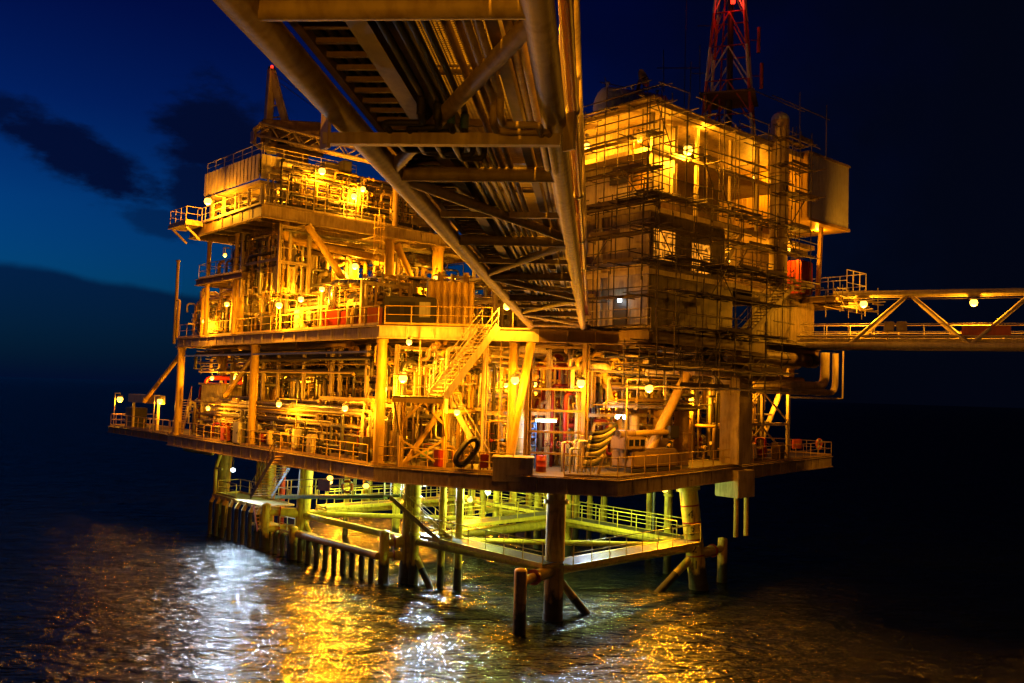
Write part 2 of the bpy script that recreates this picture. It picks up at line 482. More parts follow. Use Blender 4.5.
def ladder(label, p0, p1, out, m='gold', cage=True, w=.5):
    p0 = Vector(p0); p1 = Vector(p1); out = Vector(out).normalized(); s = Vector((-out.y, out.x, 0))
    t = thing('ladder', label, 'ladder', p0)
    for k in (-1, 1): tube('side_rail', p0 + s * (k * w / 2), p1 + s * (k * w / 2), .03, m, t, 6)
    L = (p1 - p0).length
    for j in range(1, int(L / .3)):
        q = p0.lerp(p1, j * .3 / L); tube('rung', q - s * w / 2, q + s * w / 2, .014, m, t, 6)
    if cage and L > 3:
        for j in range(int((L - 2.2) / .9) + 1):
            q = p0 + Vector((0, 0, 2.2 + j * .9)); pts = [q + s * (.36 * math.cos(w_)) + out * (.7 * math.sin(w_)) for w_ in [math.pi * i / 6 for i in range(7)]]
            pipe('cage_hoop', pts, .018, m, t, n=5, bend=.05)
        for w_ in (.6, 1.57, 2.5):
            o = s * (.36 * math.cos(w_)) + out * (.7 * math.sin(w_)); tube('cage_strap', p0 + o + Vector((0, 0, 2.2)), p1 + o, .016, m, t, 5)
    return t
NL = [0]
LAMPK = 2.9
def plight(p, power, col, parent, r=.12, spot=None, aim=None, blend=.5):
    NL[0] += 1
    ld = bpy.data.lights.new('light', 'SPOT' if spot else 'POINT'); ld.energy = power; ld.color = col; ld.shadow_soft_size = r
    o = bpy.data.objects.new('light', ld); COL.objects.link(o)
    M = Matrix.Translation(p)
    if spot:
        ld.spot_size = spot; ld.spot_blend = blend
        M = M @ (Vector(p) - Vector(aim)).to_track_quat('Z', 'Y').to_matrix().to_4x4()
    o.parent = parent; o.matrix_parent_inverse = wmat(parent).inverted(); o.matrix_basis = M
    return o
def lamp(label, p, power=500, col=SOD, pole=None, bulb='bulb', r=.17, arm=None, group='sodium lamps of the platform', m='cream2', drop=.35):
    """well-glass lamp: bulb at p on a pole down to height pole, or hung from a stem above"""
    r *= 1.22; p = Vector(p); t = thing('lamp', label, 'lamp', p if pole is None else (p.x, p.y, pole), group)
    lathe('globe', [(.0, -r * 1.05), (r * .7, -r * .8), (r, -r * .1), (r * .8, r * .5), (r * .5, r * .75)], p, (0, 0, 1), bulb, t, 12)
    lathe('cap', [(r * .55, r * .6), (r * 1.15, r * .78), (r * 1.05, r * 1.0), (r * .5, r * 1.35), (.001, r * 1.4)], p, (0, 0, 1), 'galv', t, 12)
    if pole is not None:
        o = Vector(arm) if arm is not None else BV * -.45 + AU * .1
        pipe('pole', [Vector((p.x, p.y, pole)) + o, p + o + Vector((0, 0, r * 1.9)), p + Vector((0, 0, r * 1.9)), p + Vector((0, 0, r * 1.2))], .045, m, t, bend=.12, n=7)
    else:
        tube('stem', p + Vector((0, 0, r * 1.3)), p + Vector((0, 0, r * 1.3 + drop)), .03, 'galv', t, 6)
        bbox('junction_box', p + Vector((0, 0, r * 1.3 + drop + .07)), (.2, .2, .16), 'galv', t, bev=.02)
    plight(p - Vector((0, 0, r * 1.6)), power * LAMPK, col, t, r=.15)
    return t
def vessel(label, c, axis, r, L, m, name='vessel', legs=True, bands=3, cat='vessel', noz=3, base=None):
    c = Vector(c); ax = Vector(axis).normalized(); t = thing(name, label, cat, (c.x, c.y, base if base is not None else c.z - (L / 2 if abs(ax.z) > .9 else r)))
    prof = [(r * math.sin(q), -L / 2 + r * .5 * (1 - math.cos(q))) for q in [math.pi / 2 * i / 5 for i in range(6)]]
    prof += [(r, L / 2 - r * .5)] + [(r * math.cos(q), L / 2 - r * .5 + r * .5 * math.sin(q)) for q in [math.pi / 2 * i / 5 for i in range(1, 6)]]
    sh = lathe('shell', prof, c, ax, m, t, 20)
    for k in range(bands):
        d = -L / 2 + r * .5 + (L - r) * (k + .5) / bands
        lathe('band', [(r * 1.0, d - .05), (r * 1.025, d - .05), (r * 1.025, d + .05), (r * 1.0, d + .05)], c, ax, m, t, 20)
    if abs(ax.z) > .9:
        for k in range(noz):
            q = random.uniform(0, 6.28); o = Vector((math.cos(q), math.sin(q), 0)); z = c + Vector((0, 0, (k / max(1, noz - 1) - .5) * L * .6))
            nz = tube('nozzle', z + o * r * .9, z + o * (r + .28), .08, m, t); tube('flange', z + o * (r + .26), z + o * (r + .32), .14, 'galv', nz)
        if base is not None:
            tube('skirt', (c.x, c.y, base), (c.x, c.y, c.z - L / 2 + r * .3), r * .96, m, t, 16)
    else:
        for k in (-.3, .3):
            q = c + ax * (L * k)
            if base is not None:
                bar('saddle', (q.x, q.y, base), (q.x, q.y, q.z - r * .55), r * 1.5, .3, 'brown', t)
        for k in range(noz):
            z = c + ax * (L * (k / max(1, noz - 1) - .5) * .7)
            nz = tube('nozzle', z + Vector((0, 0, r * .9)), z + Vector((0, 0, r + .3)), .09, m, t); tube('flange', z + Vector((0, 0, r + .28)), z + Vector((0, 0, r + .34)), .16, 'galv', nz)
    return t
def valve(p, ax, s, parent, m='red'):
    p = Vector(p); ax = Vector(ax)
    v = lathe('valve', [(s * .5, -s), (s * .5, -s * .8), (s * .3, -s * .8), (s * .55, 0), (s * .3, s * .8), (s * .5, s * .8), (s * .5, s)], p, ax, m, parent, 10)
    up = Vector((0, 0, 1)) if abs(ax.z) < .9 else -BV
    tube('stem', p, p + up * s * 2.0, s * .1, 'galv', v, 6)
    x, y, z, L = axes(p, p + up)
    pts = [p + up * s * 2.0 + (x * math.cos(q) + y * math.sin(q)) * s * .75 for q in [2 * math.pi * i / 10 for i in range(11)]]
    pipe('handwheel', pts, s * .09, m, v, n=5, bend=.02)
    return v
def rack(label, a0, a1, b0, b1, z0, z1, n, seed, mats=('gold', 'cream', 'cream2', 'galv', 'brown', 'dark'), rmax=.17, frame=True, name='pipe_rack', valves=4, vert=.3):
    """bay of process pipework: long runs at a few levels with drops, offsets and valves"""
    R = random.Random(seed); t = thing(name, label, 'pipework', W((a0 + a1) / 2, (b0 + b1) / 2, z0))
    la, lb, lz = a1 - a0, b1 - b0, z1 - z0
    lev = [z0 + lz * (i + .5) / 4 for i in range(4)]
    for i in range(int(n * 2.8)):
        r = R.choice((.028, .035, .045, .05, .07, .09, .12, rmax)); m = R.choice(mats)
        if R.random() < vert:
            a, b = R.uniform(a0, a1), R.uniform(b0, b1); s = R.choice((-1, 1)) * R.uniform(.6, 2)
            zt = R.uniform(z0 + lz * .5, z1); zb = R.uniform(z0, z0 + lz * .15)
            if R.random() < .5:
                pts = [(a, b, zb), (a, b, zt), (min(max(a + s, a0), a1) + .01, b, zt)]
            else:
                pts = [(a, b, zb), (a, b, zt), (a, min(max(b + s, b0), b1) + .01, zt), (a, min(max(b + s, b0), b1) + .01, zt - R.uniform(.4, 1.5))]
        else:
            z = R.choice(lev) + R.uniform(-.3, .3); al = R.random() < (la / (la + lb))
            if al:
                b = R.uniform(b0, b1); s0 = R.uniform(a0, a0 + la * .4); s1 = R.uniform(a0 + la * .6, a1); sm = R.uniform(s0 + .3, s1 - .3)
                k = R.random()
                if k < .45: pts = [(s0, b, z0 + .1), (s0, b, z), (s1, b, z)]
                elif k < .8:
                    dz = R.choice((-1, 1)) * R.uniform(.4, lz * .3); zz = min(max(z + dz, z0 + .1), z1)
                    pts = [(s0, b, z), (sm, b, z), (sm, b, zz), (s1, b, zz)]
                else: pts = [(s0, b, z), (s1, b, z), (s1, b, R.uniform(z0, z))]
            else:
                a = R.uniform(a0, a1); s0 = R.uniform(b0, b0 + lb * .4); s1 = R.uniform(b0 + lb * .6, b1); sm = (s0 + s1) / 2
                k = R.random()
                if k < .45: pts = [(a, s0, z0 + .1), (a, s0, z), (a, s1, z)]
                elif k < .8:
                    dz = R.choice((-1, 1)) * R.uniform(.4, lz * .3); zz = min(max(z + dz, z0 + .1), z1)
                    pts = [(a, s0, z), (a, sm, z), (a, sm, zz), (a, s1, zz)]
                else: pts = [(a, s0, z), (a, s1, z), (a, s1, R.uniform(z0, z))]
        wp = [W(*q) for q in pts]
        if min((wp[k + 1] - wp[k]).length for k in range(len(wp) - 1)) < .05: continue
        pp = pipe('pipe', wp, r, m, t, n=8 if r < .1 else 10)
        for k in range(R.choice((0, 1, 1, 2))):
            e = R.randrange(len(wp) - 1); q = wp[e].lerp(wp[e + 1], R.uniform(.25, .75)); d = (wp[e + 1] - wp[e]).normalized()
            tube('flange', q - d * .04, q + d * .04, r * 1.7 + .015, m, pp, 10)
    for i in range(valves):
        p = W(R.uniform(a0, a1), R.uniform(b0, b1), R.uniform(z0 + .7, z0 + 1.8)); ax = R.choice((AU, BV)); l = R.uniform(.5, 1.0)
        sp = tube('spool', p - ax * l, p + ax * l, .07, R.choice(mats), t); valve(p, ax, .2, sp, R.choice(('red', 'gold', 'blue', 'dark')))
        tube('support', (p.x, p.y, z0), p, .05, 'brown', t, 6)
    if valves:
        for i in range(valves * 3):
            p = W(R.uniform(a0, a1), R.uniform(b0, b1), z0 + R.uniform(.9, 1.7)); tube('instrument_stand', (p.x, p.y, z0), p, .025, 'galv', t, 6)
            if R.random() < .5: box('junction_box', p, (R.uniform(.2, .5), R.uniform(.15, .3), R.uniform(.25, .6)), R.choice(('white', 'cream', 'galv', 'dark', 'cream2', 'red')), t)
            else: tube('gauge', p, p - BV * .08, .12, 'white', t, 10)
    if frame:
        k = max(1, round(la / 4))
        for i in range(k + 1):
            for b in (b0, b1):
                a = a0 + la * i / k; hbeam('post', W(a, b, z0), W(a, b, z1), .22, .2, 'cream2', t)
            for z in (z0 + lz * .45, z1 - .15):
                hbeam('crossbeam', W(a0 + la * i / k, b0, z), W(a0 + la * i / k, b1, z), .2, .16, 'cream2', t)
        for b in (b0, b1): hbeam('side_beam', W(a0, b, z0 + lz * .45 + .2), W(a1, b, z0 + lz * .45 + .2), .18, .14, 'cream2', t)
    return t
def skid(label, a, b, z, la, lb, h, seed, m='cream', name='equipment_skid'):
    """machine on a base frame: tanks, motor, panel and piping"""
    R = random.Random(seed); t = thing(name, label, 'equipment', W(a, b, z))
    box('base_frame', W(a, b, z + .12), (lb, la, .24), 'brown', t)
    r = min(lb, h) * .24
    c = W(a, b, z + .3 + r * 1.1); ax = AU if la > lb else BV; L = max(la, lb) * .62
    prof = [(.001, -L / 2), (r * .8, -L / 2 + r * .15), (r, -L / 2 + r * .4), (r, L / 2 - r * .4), (r * .8, L / 2 - r * .15), (.001, L / 2)]
    lathe('drum', prof, c, ax, m, t)
    for k in (-.3, .3): bar('saddle', c + ax * (L * k) - Vector((0, 0, r * 1.1)), c + ax * (L * k) - Vector((0, 0, r * .4)), r * 1.5, .2, 'brown', t)
    q = W(a + R.uniform(-.25, .25) * la, b + R.uniform(-.3, .3) * lb, z + .3 + h * .2)
    mo = lathe('motor', [(.001, -.5), (.28, -.5), (.3, -.4), (.3, .35), (.2, .45), (.08, .5), (.08, .8)], q, BV if la > lb else AU, R.choice(('blue', 'dark', 'greenp', 'red')), t, 14)
    bbox('control_panel', W(a - la * .4, b - lb * .4, z + h * .45), (.7, .3, h * .6), R.choice(('white', 'cream', 'dark')), t)
    tube('panel_leg', W(a - la * .4, b - lb * .4, z), W(a - la * .4, b - lb * .4, z + h * .2), .06, 'brown', t, 6)
    for i in range(7):
        p = W(a + R.uniform(-.5, .5) * la, b + R.uniform(-.5, .5) * lb, z + .25); e = W(a + R.uniform(-.5, .5) * la, b + R.uniform(-.5, .5) * lb, z + .2); zz = z + R.uniform(.5, 1) * h
        ea = AB(e); pa = AB(p)
        pipe('pipe', [p, (p.x, p.y, zz), W(pa[0], ea[1], zz), W(ea[0], ea[1], zz), W(ea[0], ea[1], z + .3)], R.choice((.04, .06, .09)), R.choice((m, 'galv', 'gold', 'red')), t)
    for i in range(3): valve(W(a + R.uniform(-.4, .4) * la, b + R.uniform(-.4, .4) * lb, z + h * R.uniform(.3, .6)), R.choice((AU, BV)), .16, t, R.choice(('red', 'blue', 'gold')))
    return t
def cable_tray(label, pts, w=.5, m='galv'):
    P = [Vector(p) for p in pts]; t = thing('cable_tray', label, 'cable tray', P[0])
    for i in range(len(P) - 1):
        x, y, z, L = axes(P[i], P[i + 1])
        for k in (-1, 1): bar('side_rail', P[i] + x * (k * w / 2), P[i + 1] + x * (k * w / 2), .03, .1, m, t)
        for j in range(int(L / .45)):
            q = P[i] + z * (j * .45 + .2); bar('rung', q - x * w / 2, q + x * w / 2, .04, .03, m, t)
        for k in (-.3, -.12, .05, .22): tube('cable', P[i] + x * (k * w) + y * .05, P[i + 1] + x * (k * w) + y * .05, .03, 'charcoal', t, 6)
    return t
# ================================================================== SETTING
V3 = Vector
def Z(p, dz): return Vector(p) + Vector((0, 0, dz))
sea_me = bpy.data.meshes.new('sea')
bm = bmesh.new()
for r_ in (60, 400, 3000, 14000): pass
xs = [-14000, -3000, -600, -150, 0, 150, 600, 3000, 14000]
vg = [[bm.verts.new((x, y, 0)) for x in xs] for y in xs]
for i in range(8):
    for j in range(8): bm.faces.new((vg[i][j], vg[i][j + 1], vg[i + 1][j + 1], vg[i + 1][j]))
bm.to_mesh(sea_me); bm.free(); sea_me.materials.append(MATS['seawater'])
sea = bpy.data.objects.new('sea', sea_me); COL.objects.link(sea); props(sea, 'dark rippled sea lit by the platform lamps', None, None, 'structure')

# ================================================================== DECKS
def scan(poly, val, axis):
    xs_ = []
    n = len(poly)
    for i in range(n):
        p, q = poly[i], poly[(i + 1) % n]
        if (p[axis] - val) * (q[axis] - val) < 0:
            s = (val - p[axis]) / (q[axis] - p[axis]); xs_.append(p[1 - axis] + s * (q[1 - axis] - p[1 - axis]))
    return (min(xs_), max(xs_)) if len(xs_) >= 2 else None
def deck(name, label, poly, z, bh, mb, step=2.2, edge_m=None, jm='brown', bw=.3):
    t = thing(name, label, 'deck', W(poly[0][0], poly[0][1], z))
    prism('plate', [W(a, b, z) for a, b in poly], z - .05, z, 'deckplate', t)
    n = len(poly)
    for i in range(n):
        p, q = poly[i], poly[(i + 1) % n]
        hbeam('edge_beam', W(p[0], p[1], z - .053 - bh / 2), W(q[0], q[1], z - .053 - bh / 2), bh, bw, (edge_m or {}).get(i, mb), t)
        d_ = W(q[0], q[1], 0) - W(p[0], p[1], 0); Ld = d_.length; d_.normalize(); n_ = Vector((d_.y, -d_.x, 0))
        if i < 4:
            for s_ in range(1, int(Ld / 1.6)):
                for sg in (-1, 1): bar('stiffener', W(p[0], p[1], z - .11) + d_ * (s_ * 1.6) + n_ * (sg * bw * .27), W(p[0], p[1], z - bh) + d_ * (s_ * 1.6) + n_ * (sg * bw * .27), .02 if abs(n_.dot(AU)) > .5 else bw * .44, bw * .44 if abs(n_.dot(AU)) > .5 else .02, (edge_m or {}).get(i, mb), t)
    a = min(p[0] for p in poly) + step * .7
    while a < max(p[0] for p in poly) - .5:
        s = scan(poly, a, 0)
        if s and s[1] - s[0] > .8: hbeam('joist', W(a, s[0] + .2, z - .06 - bh * .3), W(a, s[1] - .2, z - .06 - bh * .3), bh * .55, .2, jm, t)
        a += step
    b = min(p[1] for p in poly) + 3.5
    while b < max(p[1] for p in poly) - 1:
        s = scan(poly, b, 1)
        if s and s[1] - s[0] > 2: hbeam('girder', W(s[0] + .3, b, z - .07 - bh * .55), W(s[1] - .3, b, z - .07 - bh * .55), bh * .8, .26, jm, t)
        b += 5.6
    return t
CEL = [(42, -4), (10, -4.7), (4.0, -2.0), (-1.9, 2.5), (4.0, 35.5), (6.5, 36), (42, 30)]
deck('cellar_deck', 'lowest process deck of the platform, just above the jacket legs', CEL, ZC, .85, 'beam')
deck('deck_extension', 'narrow walkway deck jutting out to the far left over the sea', [(57, -3.9), (42.3, -3.9), (42.3, .5), (57, .5)], ZC, .6, 'brown')
MAIN = [(41, -4), (10, -4.7), (3.2, 1.4), (-.9, 6.2), (-.9, 24.5), (41, 24.5)]
deck('main_deck', 'middle deck with deep cream edge girder above the stairway', MAIN, ZM, .72, 'cream', edge_m={0: 'beam', 2: 'brown', 3: 'brown', 4: 'brown'})
UPP = [(33.6, -6.4), (20.7, -7.0), (20.7, 14), (33.6, 14)]
deck('upper_deck', 'uppermost process deck below the drilling block, left side', UPP, ZU, .85, 'beam', step=1.9, jm='beam', edge_m={0: 'brown'})
MEZ = [(34.4, -5.4), (26.5, -5.4), (26.5, 2), (34.4, 2)]
deck('mezzanine_deck', 'small mezzanine deck under the upper deck at its far left end', MEZ, 19.9, .45, 'brown', step=1.5)

# ================================================================== COLUMNS AND BRACES
def column(label, p0, p1, r, m='gold', name='column'):
    t = thing(name, label, 'column', p0)
    tube('shaft', p0, p1, r, m, t, 16)
    tube('base_collar', p0, Z(p0, .18), r * 1.28, m, t, 16)
    q = Vector(p1) + (Vector(p0) - Vector(p1)).normalized() * .2
    tube('cap_collar', q, p1, r * 1.2, m, t, 16)
    return t
zt = ZM - .8
for px, lab in ((40.3, 'yellow round column at the far left corner of the cellar deck'), (27, 'yellow round column midway along the left edge of the cellar deck'),
                (10.4, 'bright yellow round column at the near left corner below the main deck')):
    column(lab, W(px, -3.9 if px > 12 else -4.2, ZC), W(px, -3.9 if px > 12 else -4.2, zt), .30)
column('yellow column beside the foot of the steel stairway', W(5.0, 1.2, ZC), W(5.0, 1.2, zt), .26)
for i, (a, b, lab) in enumerate(((13, 5, 'inner column behind the stair landing'), (26, 5, 'inner column behind the piping in the middle of the cellar deck'), (38, 5, 'inner column behind the red risers at the far left'),
                  (4, 9.5, 'inner column right of the pale blue vessel'), (5, 15, 'inner column behind the yellow tanks on the right'))):
    column(lab, W(a, b, ZC), W(a, b, zt), .32, 'gold')
# columns main -> upper
for a, b, r_, lab in ((21, 3.2, .34, 'thick yellow column under the front edge of the upper deck, behind the red bins'),
                      (21, 7.6, .42, 'thickest yellow column under the upper deck, left of the bridge'), (28, -5.2, .15, 'yellow column under the left edge of the upper deck'),
                      (33.2, -5.0, .16, 'yellow column under the far left end of the upper deck')):
    column(lab, W(a, b, ZM), W(a, b, ZU - .95), r_)
column('dark column standing on the upper deck at the end of the windwall', W(20.9, 3.5, ZU), W(20.9, 3.5, 28.2), .24, 'brown')
def brace(label, p0, p1, r, m='gold'):
    t = thing('brace', label, 'brace', p0); tube('strut', p0, p1, r, m, t, 14)
    d = (Vector(p1) - Vector(p0)).normalized()
    for q, s in ((Vector(p0), 1), (Vector(p1), -1)): tube('end_sleeve', q, q + d * (s * .45), r * 1.16, m, t, 14)
    return t
brace('diagonal tube brace rising left under the front edge of the upper deck', W(20.8, .4, ZM + 2.6), W(20.8, -3.6, ZU - .9), .24)
brace('diagonal tube brace rising to the middle column below the upper deck', W(20.9, 6.6, ZM + 2.2), W(20.9, 3.7, ZU - 1.2), .26)
brace('long diagonal brace right of the stairway, rising to the girder end', W(4.2, .3, ZC + .1), W(3.6, 1.2, zt), .22)
brace('diagonal brace at the far left column under the main deck', W(48, -3.9, ZC + 2.6), W(40.5, -3.9, zt - .6), .2, 'gold')
brace('diagonal brace between the left and middle edge columns', W(33.5, -3, ZC + 3.4), W(27.3, -3.6, zt - .4), .18)
brace('thick diagonal brace leaning over the crane machine on the right', PA(647, 455, 1.6), PA(690, 368, .6), .30)
brace('short thick brace behind the striped hoses', PA(578, 440, 4.5), PA(604, 370, 5.5), .36)
brace('short brace rising left above the striped hoses', PA(612, 405, 2.5), PA(602, 362, 2.5), .2)
brace('diagonal brace inside the right end frame, rising right', PA(757, 452, 4), PA(788, 372, 4), .2, 'cream2')
brace('diagonal brace inside the right end frame, rising left', PA(757, 450, 4.5), PA(737, 408, 4.5), .26, 'cream2')
# big box column on the right that carries the quarters
t = thing('box_column', 'broad rectangular column under the quarters on the right side', 'column', W(.2, 17.3, ZC - 1.9))
bbox('shaft', W(.9, 17.3, (ZC + ZM) / 2 - .3), (1.55, 1.5, ZM - ZC - .9), 'beam', t)
bbox('foot', W(.9, 17.3, ZC - 1.1), (1.9, 1.8, 1.75), 'beam', t)
bbox('collar', W(.9, 17.3, ZC + 4.9), (1.9, 1.8, .3), 'beam', t)
for k, nm in ((-.55, 0), (.6, 0)): tube('drain_pipe', W(.4, 17.3 + k, ZC - 4.5), W(.4, 17.3 + k, ZC - 1.9), .16, 'gold', t, 12)

# ================================================================== JACKET
def leg(label, a, b, m, r, lean=(0, 0), nums=False, stub=None):
    base = W(a, b, 0); top = W(a + lean[0], b + lean[1], ZC - .12)
    t = thing('jacket_leg', label, 'platform leg', (base.x, base.y, -3))
    s = (top - base) / top.z
    at = lambda z: base + s * z
    tube('pile', at(-3), at(.35), r * 1.05, 'tidal', t, 20)
    tube('shaft', at(.35), at(ZC - .12), r, 'leg' + m, t, 20)
    tube('top_collar', at(ZC - 1.5), at(ZC - 1.3), r * 1.3, m, t, 20)
    return t, at
LEGS = {}
for nm, a, b, m, r_, lean, lab in (
    ('A1', 1.1, 1.0, 'gold', .52, (.1, .15), 'brown yellow front leg of the jacket standing nearest in the water'),
    ('A2', 13, 0, 'yellow', .5, (-.1, .2), 'yellow jacket leg behind the boat fender post'),
    ('A3', 26, -.2, 'yellow', .5, (-.2, .2), 'yellow jacket leg where the boat landing meets the ramp'),
    ('A4', 39.2, -.4, 'gold', .55, (-.3, .2), 'left most jacket leg standing in dark water'),
    ('B1', 1.2, 14, 'yellow', .58, (.8, -.5), 'yellow right hand leg with painted draught numbers'),
    ('B2', 13, 14, 'yellow', .45, (0, -.2), 'yellow jacket leg seen behind the rear walkway'),
    ('B3', 26, 14, 'yellow', .45, (0, -.2), 'yellow jacket leg far behind the walkway stairs'),
    ('B4', 39, 14, 'yellow', .45, (0, -.2), 'farthest yellow jacket leg beneath the deck')):
    t, at = leg(lab, a, b, m, r_, lean); LEGS[nm] = (t, at, r_)
def textmesh(s, size):
    cu = bpy.data.curves.new('txt', 'FONT'); cu.body = s; cu.size = size; cu.align_x = 'CENTER'; cu.align_y = 'CENTER'; cu.extrude = .006
    o = bpy.data.objects.new('txt', cu); COL.objects.link(o)
    dg = bpy.context.evaluated_depsgraph_get(); me = bpy.data.meshes.new_from_object(o.evaluated_get(dg)); bpy.data.objects.remove(o)
    return me
t, at, r_ = LEGS['B1']
for k, zz in enumerate((1.55, 2.55, 3.6, 4.65)):
    me = textmesh(str(k + 1), .72); me.materials.append(MATS['charcoal']) if not me.materials else None
    c = at(zz); d = (CAMP - c); d.z = 0; d.normalize(); x = Vector((-d.y, d.x, 0))
    # lettering wrapped round the leg
    for v in me.vertices:
        q = v.co.x / (r_ + .012); depth = v.co.z
        v.co = (x * math.sin(q) + d * math.cos(q)) * (r_ + .012 + depth) + Vector((0, 0, v.co.y))
    place('draught_number', me, Matrix.Translation(c), t)
    lathe('red_band', [(r_, -.05), (r_ + .012, -.05), (r_ + .012, .05), (r_, .05)], at(zz + .52), at(1) - at(0), 'red', t, 20)
ZB = 2.6
def jtube(label, p0, p1, r, m='yellow', name='horizontal_brace'):
    t = thing(name, label, 'brace', p0); tube('strut', p0, p1, r, m, t, 14)
    d = (Vector(p1) - Vector(p0)).normalized()
    for q, s in ((Vector(p0), 1), (Vector(p1), -1)): tube('end_sleeve', q + d * (s * .45), q + d * (s * .9), r * 1.12, m, t, 14)
    return t
L_ = {k: v[1] for k, v in LEGS.items()}
jtube('long yellow tube from the front leg to the leg behind the fender', L_['A1'](ZB), L_['A2'](ZB), .23)
jtube('yellow tube from the front leg to the numbered leg', L_['A1'](ZB - .05), L_['B1'](ZB - .05), .23)
jtube('yellow tube along the rear of the jacket below the back walkway', L_['B1'](ZB), L_['B2'](ZB), .22)
jtube('yellow tube across the jacket under the walkway stairs', L_['A2'](ZB + .02), L_['B2'](ZB + .02), .3)
jtube('yellow tube along the left row of legs behind the boat landing rail', L_['A2'](ZB - .02), L_['A3'](ZB - .02), .23)
jtube('yellow tube between the two farthest left legs', L_['A3'](ZB), L_['A4'](ZB), .2)
jtube('yellow tube between the rear legs', L_['B2'](ZB), L_['B3'](ZB), .22)
jtube('tube crossing the jacket behind the ramp', L_['A3'](ZB + .05), L_['B3'](ZB + .05), .22)
jtube('diagonal plan brace inside the jacket over orange water', L_['A2'](ZB + .05), L_['B1'](ZB + .05), .17)
jtube('diagonal plan brace towards the rear legs', L_['A3'](ZB + .1), L_['B2'](ZB + .1), .17)
def wbrace(label, p0, p1, r, m):
    t = thing('leg_brace', label, 'brace', p1); c = Vector(p0).lerp(Vector(p1), (p0[2] - 1.0) / (p0[2] - p1[2]))
    tube('upper_strut', p0, c, r, m, t, 12); tube('wet_strut', c, p1, r * 1.04, 'tidal', t, 12)
wbrace('brace running down right from the front leg into the water', L_['A1'](2.4), L_['A1'](0) + Vector((3.6, 3.0, -2.2)), .22, 'gold')
wbrace('dark brace running down left from the numbered leg into the water', L_['B1'](2.2), L_['B1'](0) + Vector((-4.4, -2.0, -1.6)), .24, 'yellow')
wbrace('brace running down right from the leg behind the fender', L_['A2'](2.5), L_['A2'](0) + Vector((2.6, -2.6, -1.6)), .2, 'yellow')
wbrace('brace running down from the leg at the end of the boat landing', L_['A3'](2.5), L_['A3'](0) + Vector((2.6, -2.2, -1.4)), .17, 'yellow')
# boat fender posts
def fender(label, p, top, stubs, m, r=.32):
    t = thing('boat_fender', label, 'fender', (p[0], p[1], -2)); b = Vector((p[0], p[1], 0))
    tube('wet_post', Z(b, -2), Z(b, .3), r * 1.05, 'tidal', t, 14)
    tube('post', Z(b, .3), Z(b, top), r, 'leg' + m, t, 14)
    lathe('post_cap', [(r, 0), (r * .9, .08), (.001, .16)], Z(b, top), (0, 0, 1), m, t, 14)
    for z, tgt, rr in stubs:
        q = Vector(tgt); d = (q - Z(b, z)); L = d.length; d.normalize()
        tube('stub', Z(b, z), q, rr * .7, m, t, 12)
        tube('shock_cell', q - d * (L * .62), q - d * (L * .1), rr, m, t, 14)
        tube('cell_flange', q - d * (L * .64), q - d * (L * .6), rr * 1.25, 'red', t, 14)
fender('fender post standing just left of the front leg', G(519, 634, 0), 3.1, [(2.55, L_['A1'](2.6), .33)], 'gold')
fender('fender post right of the numbered leg', G(722, 582, 0), 2.75, [(2.2, L_['B1'](2.1), .34)], 'gold')
fender('yellow fender post with twin shock cells on the left side', G(383, 583, 0), 3.1, [(2.5, L_['A2'](2.5), .36), (1.7, L_['A2'](1.6), .3)], 'yellow')
fender('yellow fender post at the near end of the boat landing', W(27.2, -2.4, 0), 3.3, [(2.8, L_['A3'](2.7), .36), (1.6, L_['A3'](1.5), .36)], 'yellow', .34)
fender('short yellow fender stump beside the landing steps', W(23.4, -2.2, 0), 2.1, [(1.6, L_['A3'](1.2), .3)], 'yellow', .3)
# slender posts standing in the jacket (conductors, caissons)
def caisson(label, p, r, m, top=ZC - .9, name='conductor_pipe'):
    t = thing(name, label, 'pipe', (p[0], p[1], -2)); b = Vector((p[0], p[1], 0))
    tube('wet_pipe', Z(b, -2), Z(b, .3), r * 1.06, 'tidal', t, 12); tube('pipe', Z(b, .3), Z(b, top), r, 'leg' + m, t, 12)
    for zz in (3.0, 5.2): tube('clamp', Z(b, zz), Z(b, zz + .16), r * 1.25, m, t, 12)
for px, py, r_, m, lab in ((440, 588, .22, 'yellow', 'yellow conductor pipe right of the walkway stairs'), (457, 590, .24, 'yellow', 'bright yellow conductor pipe, second right of the walkway stairs'),
                          (413, 584, .3, 'yellow', 'thick pipe standing beside the twin cell fender'), (648, 560, .2, 'yellow', 'thin yellow caisson left of the numbered leg'), (667, 573, .27, 'yellow', 'yellow caisson next to the numbered leg')):
    caisson(lab, G(px, py, 0), r_, m)
R = random.Random(3)
spots = sorted(((495, 545), (512, 540), (528, 535), (575, 540), (589, 540), (603, 545), (546, 530), (470, 540), (395, 545), (345, 535), (481, 556), (537, 548), (560, 552)))
for (px, py), k in zip(spots, 'first second third fourth fifth sixth seventh eighth ninth tenth eleventh twelfth thirteenth'.split()):
    caisson('yellow conductor pipe of the rear group under the deck, %s from the left' % k, G(px, py, 0), R.choice((.22, .26, .3)), 'yellow')
t = thing('pipe', 'thin pale blue pipe hanging beside the yellow caisson', 'pipe', G(653, 556, 0)); q = G(653, 556, 0); tube('pipe', Z(q, .2), Z(q, ZC - 1), .1, 'paleblue', t); tube('clamp', Z(q, 3), Z(q, 3.2), .15, 'galv', t)
for k, (px, py) in enumerate(((232, 505), (250, 505))):
    pass
